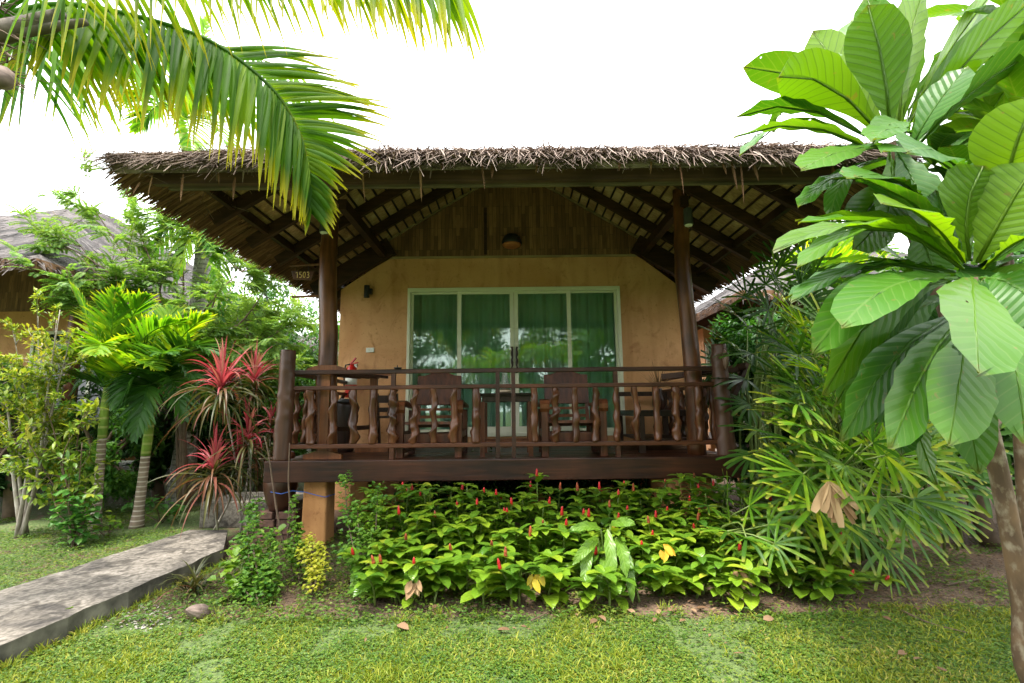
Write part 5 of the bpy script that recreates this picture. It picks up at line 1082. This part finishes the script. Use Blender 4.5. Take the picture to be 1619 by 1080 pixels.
for x, y, hh in ((-.9, -3.6, 2.5), (1.6, -4.2, 3.1)):
    cr = V((x, y, hh)); fr_ = [(cr + V((cos(a) * 1.7, sin(a) * 1.7, U(-.5, .7))), .5) for a in [k * .7 + x for k in range(9)]]
    feather_palm('coconut palm across the lawn, ' + ('shorter' if hh < 3 else 'taller') + ' of the reflected pair', V((x, y, 0)), cr, .13, .1, 0, fr_, .7, .04, [M['cocoleaf'], M['manila']], 30, 'coco', name='coconut_palm', droop=.7)

# ---- lady palms on the right
def fan(mb, c, d, nrm, L_, nseg, W, spread=1.75, droop=.5):
    d = d.normalized(); s_ = d.cross(nrm).normalized()
    for k in range(nseg):
        a = (k / (nseg - 1) * 2 - 1) * spread + U(-.05, .05); dd = d * cos(a) + s_ * sin(a) + nrm * (.10 * cos(a * 1.3)) + rvec() * .05
        mb.leaf(c, dd, nrm + rvec() * .15, L_ * U(.86, 1.08) * (1 - .12 * abs(a) / spread), W * U(.8, 1.15), blunt, droop * U(.6, 1.5), .35, 6, U(-.3, .3))
def ladypalm(label, base, spots, mat, L_, W, ns=(7, 11), cane='bark'):
    t = thing('lady_palm', label, 'fan palm', base); s = MB(); axis = base + V((0, .25, 0))
    for k, (c, dr) in enumerate(spots):
        root = axis + V((U(-.25, .25), U(-.2, .2), 0)); hub = c - dr.normalized() * .22; hub.z = max(.15, hub.z - .02); st_ = root.lerp(hub, .5); st_ = V((root.x * .75 + hub.x * .25, root.y * .75 + hub.y * .25, hub.z * .72))
        s.tube(smooth([root, st_, hub, c], 9), [.011] * 5 + [.006] * 5, 5)
        nrm = (V((0, -.7, .8)) + rvec() * .45).normalized(); nrm = (nrm - dr.normalized() * nrm.dot(dr.normalized())).normalized()
        q = MB(); fan(q, c, dr, nrm, L_ * U(.82, 1.12), random.randint(*ns), W, U(1.4, 2.0), U(.12, .45)); q.build('leaf', M[mat], t, True)
    s.build('canes', M['stem'], t, True); return t
def spot(px, py, Y, dx, dy, dz): return (at(px, py, Y), V((dx, dy, dz)))
sp = []
for px, py, Y, dx, dz in [(1300, 590, 3.7, -.8, .35), (1235, 610, 3.9, -.9, .25), (1285, 680, 3.6, -1, .1), (1330, 650, 3.6, -.5, .4), (1310, 560, 4.0, -.3, .8), (1240, 560, 4.1, -.5, .6), (1260, 640, 3.7, -1, 0), (1350, 720, 3.5, -.4, .1), (1310, 735, 3.5, -.7, -.1), (1270, 750, 3.6, -.8, -.2), (1400, 720, 3.4, .3, .2), (1420, 740, 3.4, .8, .1), (1455, 720, 3.6, 1, .2), (1470, 690, 3.8, .9, .3), (1400, 790, 3.35, .1, -.5), (1360, 780, 3.4, -.4, -.4), (1445, 790, 3.5, .8, -.4), (1490, 745, 3.8, 1, -.1), (1240, 700, 3.8, -1, .2), (1215, 660, 4.1, -1, .2), (1340, 600, 3.8, .1, .7), (1390, 660, 3.7, .2, .5), (1230, 760, 3.8, -.8, -.1), (1290, 800, 3.5, -.3, -.5), (1200, 720, 4.1, -1, .1), (1430, 830, 3.6, .5, -.7), (1480, 800, 3.8, .9, -.5), (1350, 830, 3.6, -.1, -.7), (1265, 820, 3.9, -.6, -.4), (1210, 600, 4.3, -.9, .4), (1300, 640, 3.9, -.6, .5), (1380, 700, 3.5, 0, .3), (1430, 680, 3.9, .6, .5)]:
    px = max(px, 1262)
    sp.append(spot(px, py, Y, dx + U(-.15, .15), -.55 + U(-.3, .3), dz)); sp.append(spot(max(1265, px + U(-45, 45)), py + U(-45, 45), Y + U(.1, .6), dx + U(-.4, .4), -.3 + U(-.4, .4), dz + U(-.3, .5))); sp.append(spot(max(1275, px + U(-60, 60)), min(820, py + U(-60, 40)), Y + U(.3, 1.0), U(-.9, .9), U(-.6, .2), U(-.1, .9)))
lpm = ladypalm('large bright green lady palm clump between the veranda and the brown tree trunk', atz(1370, 890), sp, 'rhapis', .40, .030, (8, 12))
q = MB(); c = at(1310, 762, 3.35); fan(q, c, V((.05, -.25, -1)), V((0, -1, .25)), .27, 9, .055, .75, .1); q.build('dead_leaf', M['dry'], lpm, True); lpm.children[-1]['label'] = 'dead brown fan leaf hanging down'
sp = [spot(px, py, Y, dx, -.4 + U(-.4, .4), dz) for px, py, Y, dx, dz in [(1262, 450, 4.6, 0, 1), (1240, 470, 4.6, -.7, .5), (1270, 480, 4.5, .6, .4), (1215, 490, 4.7, -.9, .4), (1200, 520, 4.8, -1, .1), (1250, 510, 4.5, -.2, .2), (1285, 440, 4.8, .5, .8), (1225, 440, 5.0, -.5, .8), (1190, 560, 4.9, -1, -.1), (1180, 600, 5.0, -.9, 0), (1230, 540, 4.5, -.6, -.2), (1290, 520, 4.5, .7, 0), (1185, 640, 4.9, -.8, -.1), (1200, 680, 4.6, -.7, -.2), (1190, 720, 4.6, -.6, -.3), (1260, 560, 4.4, 0, -.4), (1160, 590, 5.8, -.5, .5), (1140, 580, 6.2, -.6, .5), (1180, 470, 5.4, -.4, .6), (1210, 450, 5.3, .1, .9), (1235, 420, 5.2, .2, 1), (1270, 420, 5.2, .5, .7), (1165, 500, 5.5, -.7, .3), (1195, 500, 5.2, -.3, .1), (1300, 470, 5.0, .6, .3), (1150, 540, 5.7, -.6, .3), (1210, 590, 4.8, -.3, 0), (1240, 600, 4.6, -.2, .2)]]
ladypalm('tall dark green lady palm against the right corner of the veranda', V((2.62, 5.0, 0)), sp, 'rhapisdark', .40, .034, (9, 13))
sp = [spot(px, py, Y, dx, -.5, dz) for px, py, Y, dx, dz in [(1120, 800, 4.2, -.8, .1), (1150, 790, 4.2, -.2, .5), (1185, 800, 4.0, .4, .4), (1150, 840, 3.8, -.6, 0), (1180, 850, 3.7, -.1, -.2), (1215, 830, 3.8, .5, .2), (1225, 860, 3.6, .5, -.2)]]
ladypalm('small young lady palm growing through the right end of the ginger bed', atz(1185, 930), sp, 'rhapis', .26, .026, (6, 9))
sp = [spot(px, py, Y, dx, -.5, dz) for px, py, Y, dx, dz in [(1500, 640, 4.2, -.5, .5), (1560, 640, 4.4, .3, .4), (1590, 700, 4.4, .5, 0), (1530, 700, 4.2, .4, .2), (1550, 760, 4.3, .5, -.4), (1600, 640, 4.6, .6, .3), (1480, 610, 4.4, -.4, .7)]]
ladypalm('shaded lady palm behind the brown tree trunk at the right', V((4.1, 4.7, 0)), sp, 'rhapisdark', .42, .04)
feather_palm('bright feather palm behind the fan palms under the right eave', V((4.0, 6.4, 0)), at(1340, 470, 6.3), .06, .05, .2, [(at(1230, 420, 6.0), .3), (at(1280, 385, 6.2), .3), (at(1340, 370, 6.4), .2), (at(1250, 470, 5.8), .35), (at(1400, 400, 6.4), .3), (at(1300, 440, 5.7), .3), (at(1420, 450, 6.3), .3)], .5, .038, [M['manila']], 28)

# ---- broad-leaved tree, right foreground
tb = V((2.26, 2.04, 0))
t = thing('broad_leaf_tree', 'tree with very large veined leaves in rosettes and slim brown trunk at the right', 'tree', tb)
def P2(px, py, Y=2.05): return at(px, py, Y)

q = MB(); tp = [tb, P2(1634, 1080), P2(1618, 960), P2(1599, 850), P2(1582, 760), P2(1565, 690), P2(1545, 620, 2.08), P2(1535, 520, 2.1), P2(1530, 440, 2.08)]
log_r = [.048, .040, .036, .034, .033, .035, .034, .032, .03]
SM = smooth(tp, 40); rs = [log_r[min(int(i / 5), 7)] + (log_r[min(int(i / 5), 7) + 1] - log_r[min(int(i / 5), 7)]) * (i / 5 - int(i / 5)) for i in range(40)] + [.035]
q.tube(SM, rs, 18, True, lambda t_, th: 1 + .05 * noise.noise(V((cos(th) * 2, sin(th) * 2, t_ * 14)))); q.build('trunk', M['bark'], t, True)
q = MB(); q.tube(smooth([P2(1550, 680, 2.1), P2(1500, 500, 2.5), P2(1440, 360, 2.6), P2(1410, 225, 2.55)], 14), [.05 - .0022 * i for i in range(15)], 10)
q.tube(smooth([P2(1556, 690, 2.12), P2(1590, 655, 2.3), P2(1630, 640, 2.5)], 8), .016, 8)
q.tube(smooth([P2(1545, 600, 2.15), P2(1580, 450, 2.6), P2(1600, 320, 2.8)], 8), .03, 8); q.build('limbs', M['bark'], t, True)
UPN = (0, -.25, 1); 
BL = [  # base, control, tip (photo px), depths base/tip, width m, normal, material
 ((1375, 235), (1260, 172), (1160, 218), 2.5, 2.2, .16, (.25, -.18, 1), 'bigleaf'), ((1368, 215), (1255, 140), (1165, 186), 2.5, 2.5, .15, (.2, -.1, 1), 'bigleaf'),
 ((1395, 215), (1310, 105), (1230, 122), 2.5, 2.3, .27, (.35, .75, .6), 'bigleaflight'), ((1400, 210), (1335, 120), (1285, 50), 2.6, 2.8, .25, (.5, .6, .5), 'bigleaflight'),
 ((1408, 210), (1402, 100), (1372, 8), 2.5, 2.35, .32, (.25, 1, .2), 'bigleaflight'), ((1420, 208), (1422, 90), (1465, -30), 2.5, 2.6, .29, (-.15, 1, .15), 'bigleaflight'),
 ((1430, 212), (1470, 110), (1580, -25), 2.55, 2.9, .22, (-.6, .5, .5), 'bigleaflight'), ((1440, 218), (1500, 105), (1640, -5), 2.5, 2.3, .26, (-.45, .7, .5), 'bigleaflight'),
 ((1450, 232), (1530, 130), (1660, 70), 2.5, 2.3, .25, (-.3, .6, .8), 'bigleaf'), ((1440, 235), (1470, 170), (1530, 105), 2.45, 2.3, .2, (-.5, -.6, .6), 'bigleaf'),
 ((1400, 235), (1335, 225), (1266, 268), 2.45, 2.1, .2, (.2, -.45, 1), 'bigleaf'), ((1400, 250), (1320, 262), (1262, 328), 2.45, 2.2, .13, (.1, -.15, 1), 'bigleaf'),
 ((1440, 210), (1405, 190), (1380, 222), 2.4, 2.1, .17, (.2, -.6, .8), 'bigleaf'), ((1455, 310), (1400, 262), (1338, 282), 2.2, 2.0, .2, (.3, -.5, 1), 'bigleaf'),
 ((1545, 300), (1480, 215), (1434, 240), 2.15, 1.85, .26, (.3, -.7, .9), 'bigleaf'), ((1430, 260), (1385, 320), (1345, 360), 2.5, 2.35, .2, (.6, -.5, .6), 'bigleaf'),
 # second rosette, nearer
 ((1522, 425), (1390, 300), (1222, 398), 1.95, 1.75, .20, (.3, -.42, 1), 'bigleaflight'), ((1520, 420), (1430, 330), (1262, 352), 2.05, 2.0, .16, (.2, -.2, 1), 'bigleaf'),
 ((1525, 415), (1465, 320), (1395, 322), 1.95, 1.75, .26, (.4, -.62, .8), 'bigleaflight'), ((1532, 412), (1515, 320), (1555, 262), 1.95, 1.85, .27, (.1, -.95, .4), 'bigleaflight'),
 ((1545, 415), (1590, 330), (1640, 255), 1.95, 1.75, .29, (-.3, -.85, .5), 'bigleaflight'), ((1585, 330), (1590, 250), (1640, 150), 2.0, 1.75, .30, (-.4, -.8, .4), 'bigleaflight'),
 ((1555, 425), (1600, 370), (1680, 360), 1.95, 1.7, .22, (-.2, -.5, 1), 'bigleaflight'),
 ((1536, 440), (1540, 462), (1547, 592), 1.9, 1.52, .285, (.02, -.93, .40), 'bigleaf'),
 ((1512, 440), (1400, 425), (1330, 518), 1.9, 1.6, .19, (.35, -.62, .75), 'bigleaf'), ((1500, 435), (1370, 420), (1283, 560), 1.95, 1.75, .17, (.5, -.55, .7), 'bigleaf'),
 ((1490, 432), (1365, 385), (1250, 478), 2.05, 1.95, .13, (.2, -.12, 1), 'bigleaf'), ((1495, 445), (1380, 455), (1302, 625), 2.0, 1.85, .22, (.7, -.6, .4), 'bigleaf'),
 ((1505, 500), (1400, 545), (1330, 698), 2.0, 1.75, .185, (.55, -.8, .35), 'bigleaf'), ((1520, 500), (1460, 560), (1408, 710), 1.95, 1.68, .195, (.3, -.95, .3), 'bigleaf'),
 ((1530, 520), (1525, 560), (1500, 705), 1.9, 1.65, .22, (.02, -1, .2), 'bigleaf'), ((1570, 480), (1610, 540), (1622, 700), 1.9, 1.65, .22, (-.5, -.85, .2), 'bigleaf'),
 ((1550, 440), (1610, 430), (1670, 520), 1.9, 1.7, .24, (-.4, -.5, .8), 'bigleaf'), ((1540, 500), (1570, 580), (1590, 640), 2.15, 2.0, .22, (-.3, -.8, .3), 'bigleaf'), ((1500, 470), (1420, 480), (1370, 600), 2.15, 2.1, .2, (.3, -.8, .5), 'bigleaf'),
 ((1510, 430), (1420, 400), (1330, 440), 2.15, 2.2, .18, (.2, -.3, 1), 'bigleaf'), ((1525, 410), (1500, 380), (1480, 300), 2.05, 2.1, .2, (.3, -.8, .4), 'bigleaf'), ((1440, 600), (1420, 640), (1425, 720), 2.1, 2.0, .16, (.3, -.8, .4), 'bigleaf')]
BL2 = []
for k, (b0, c0, t0_, Yb, Yt, wd, nr, mt) in enumerate(BL):
    j = lambda a: (a[0] + U(-38, 38), a[1] + U(-30, 30))
    if k not in (23,): BL2.append((b0, j(c0), (t0_[0] + U(-60, 70), t0_[1] + U(-45, 55)), Yb + .12, Yt + .22, wd * U(.75, .95), (nr[0] + U(-.3, .3), nr[1], nr[2] + U(-.2, .3)), 'bigleaf'))
BL2 += [((1405, 235), (1420, 290), (1395, 375), 2.45, 2.3, .2, (.4, -.8, .4), 'bigleaf'), ((1415, 235), (1450, 280), (1470, 360), 2.45, 2.25, .22, (-.3, -.8, .4), 'bigleaf'), ((1425, 300), (1400, 350), (1350, 395), 2.5, 2.35, .19, (.5, -.6, .6), 'bigleaf'), ((1440, 330), (1470, 400), (1480, 440), 2.5, 2.4, .2, (-.2, -.8, .4), 'bigleaf')]
for b0, c0, t0_, Yb, Yt, wd, nr, mt in BL + BL2:
    A_, C_, T_ = P2(*b0, Yb), P2(*c0, (Yb + Yt) / 2), P2(*t0_, Yt)
    q = MB(); leafc(q, A_, C_, T_, wd * 1.02, nr, bigp, 12, .10, .007)
    q.tube([A_.lerp(C_, k * .33) * (1 - k * .33) + (A_.lerp(C_, k * .33) * .0 + C_.lerp(T_, k * .33)) * (k * .33) for k in range(4)], [.008, .007, .005, .003], 5)
    q.build('leaf', M[mt], t, True)
for px, py, Y, n in ((1600, 300, 2.9, 18), (1560, 190, 3.0, 14), (1490, 480, 2.7, 16), (1580, 560, 2.8, 14), (1475, 260, 2.9, 12), (1440, 420, 2.8, 12), (1610, 430, 2.7, 14), (1590, 110, 2.75, 16), (1625, 210, 2.6, 14), (1600, 30, 2.8, 12), (1540, 330, 2.7, 12)):   # deeper rosettes
    q = MB(); c = P2(px, py, Y)
    for k in range(n):
        a = U(0, 6.28); d = V((cos(a), sin(a) * .8, U(-.6, .7))); leafc(q, c, c + d * .26 + V((0, 0, .1)), c + d * U(.36, .54), U(.15, .21), (-d.x * .5, -.4, .9), bigp, 9, .1, .005)
    q.build('leaf_rosette', M['bigleaf'], t, True)
q = MB(); q.tube(smooth([V((3.2, 2.95, 0)), P2(1636, 900, 2.95), P2(1622, 780, 2.95), P2(1612, 640, 2.95), P2(1600, 470, 3.0), P2(1575, 260, 3.05)], 20), [.055 - .0016 * i for i in range(21)], 14)
o = q.build('tree_trunk', M['bark'], None, True, (3.2, 2.95, 0)); o.name = 'slim_tree'; tag(o, 'second slim brown trunk at the right edge behind the broad leaved tree', 'tree')

# ---- coconut palm, left foreground: trunk stands just outside the frame
cb_ = V((-3.75, 2.75, 0)); cc = V((-3.45, 2.75, 3.62))
t = thing('coconut_palm', 'coconut palm at the upper left with long fronds hanging before the thatch', 'palm', cb_)
q = MB(); q.tube(smooth([cb_, V((-3.8, 2.75, 1.8)), cc], 16), [.17 - .003 * i for i in range(17)], 16); q.build('trunk', M['coco'], t, True)
q = MB(); q.tube([V((-3.42, 2.7, 3.10)), P2(-25, 112, 2.6), P2(4, 124, 2.55), P2(12, 128, 2.52)], [.08, .085, .07, .03], 10, True, lambda t_, th: 1 + .2 * noise.noise(V((cos(th) * 2, sin(th) * 2, t_ * 6))))
q.build('frond_stub', M['husk'], t, True)
q = MB(); A_, B_ = P2(-40, 62, 2.6), P2(103, 25, 2.65); q.tube([A_, A_.lerp(B_, .5), B_], [.075, .058, .046], 9); q.tube([P2(40, 52, 2.62), P2(100, 40, 2.64), P2(137, 35, 2.65)], [.03, .028, .022], 7); q.build('cut_petiole', M['coco'], t, True)
q = MB()
for k in range(60):
    p_ = P2(U(-30, 20), U(0, 130), 2.6); d = V((U(.2, 1), U(-.4, .4), U(-.7, .35))); q.tube(smooth([p_, p_ + d * .12 + rvec() * .02, p_ + d * U(.16, .34) + rvec() * .05], 5), [.006, .005, .004, .003, .002, .001], 4)
q.build('fibre', M['brownstem'], t, True)
def cfrond(pts, n, LA, LB, dirA, dirB, W=.036, mat='cocoleaf', r0=.022, t0=.1):
    mid_ = smooth(pts, 30); q = MB(); rib(q, mid_, r0, .004, 7)
    for i in range(n):
        f = t0 + (1 - t0) * i / (n - 1); s = f * 30; k = min(int(s), 29); p_ = mid_[k].lerp(mid_[k + 1], s - k); T = (mid_[k + 1] - mid_[k]).normalized()
        for sg, LL, dd in ((0, LA, dirA), (1, LB, dirB)):
            if R() < .05: continue
            d, dr = dd(f, T); d = (d + rvec() * .10).normalized(); nr = d.cross(T).cross(d); nr = nr if nr.length > .1 else V((0, -1, 0))
            nr = d.cross(T) 
            q.leaf(p_, d, nr + rvec() * .25, LL(f) * U(.85, 1.1), W * U(.8, 1.15), lambda t_: max(.03, min(1, .4 + t_ * 5) * (1 - t_ ** 2.2)), dr * U(.6, 1.4), .5, 7, U(-.6, .6))
    q.build('frond', M[mat], t, True)
# main frond
MP = [P2(-60, 45, 2.75), P2(80, 8, 2.8), P2(200, 22, 2.85), P2(330, 64, 2.9), P2(425, 135, 2.95), P2(472, 205, 3.0), P2(487, 270, 3.02), P2(486, 325, 3.05)]
cfrond(MP, 98, lambda f: max(.2, .86 - .9 * max(0, f - .5) - .3 * max(0, f - .7) / .3) * min(1, .65 + f), lambda f: (.80 - .1 * f) * (1 - .62 * min(1, max(0, f - .62) / .22)),
    lambda f, T: (V((-.28 + .30 * f, -.30, -1)) + T * (.2 + .3 * f), .45), lambda f, T: ((V((.05, .35, -.75)) + T * .5, .9) if f < .45 else (V((.95, .25, .42 - 3.4 * max(0, f - .66))) + T * (.22 + .5 * max(0, f - .7)), .42)), .046)
# fronds that pass above the frame with hanging leaflets
MP2 = [V((-3.3, 2.7, 3.75)), V((-2.4, 2.55, 4.15)), V((-1.5, 2.45, 4.12)), V((-.85, 2.4, 4.0)), V((-.30, 2.35, 3.72))]
cfrond(MP2, 70, lambda f: .92 - .3 * f, lambda f: .85 - .3 * f, lambda f, T: (V((-.05, -.25, -1)) + T * .35, .6), lambda f, T: (V((.1, .35, -.8)) + T * .55, .8), .036)
MP3 = [V((-3.4, 2.75, 3.7)), V((-3.2, 3.1, 4.1)), V((-2.7, 3.6, 4.45)), V((-2.0, 4.1, 4.5))]
cfrond(MP3, 50, lambda f: .85, lambda f: .8, lambda f, T: (V((-.1, -.3, -1)) + T * .35, .7), lambda f, T: (V((.3, .2, -.8)) + T * .4, .7), .036, 'manila')
for a in (2.5, 3.1):
    e = cc + V((cos(a) * 1.9 - .5, sin(a) * 1.6, .1)); cfrond([cc, cc.lerp(e, .4) + V((0, 0, .6)), cc.lerp(e, .8) + V((0, 0, .45)), e + V((0, 0, -.4))], 40, lambda f: .8, lambda f: .8, lambda f, T: (V((0, -.4, -.9)) + T * .4, .7), lambda f, T: (V((0, .4, -.9)) + T * .4, .7))
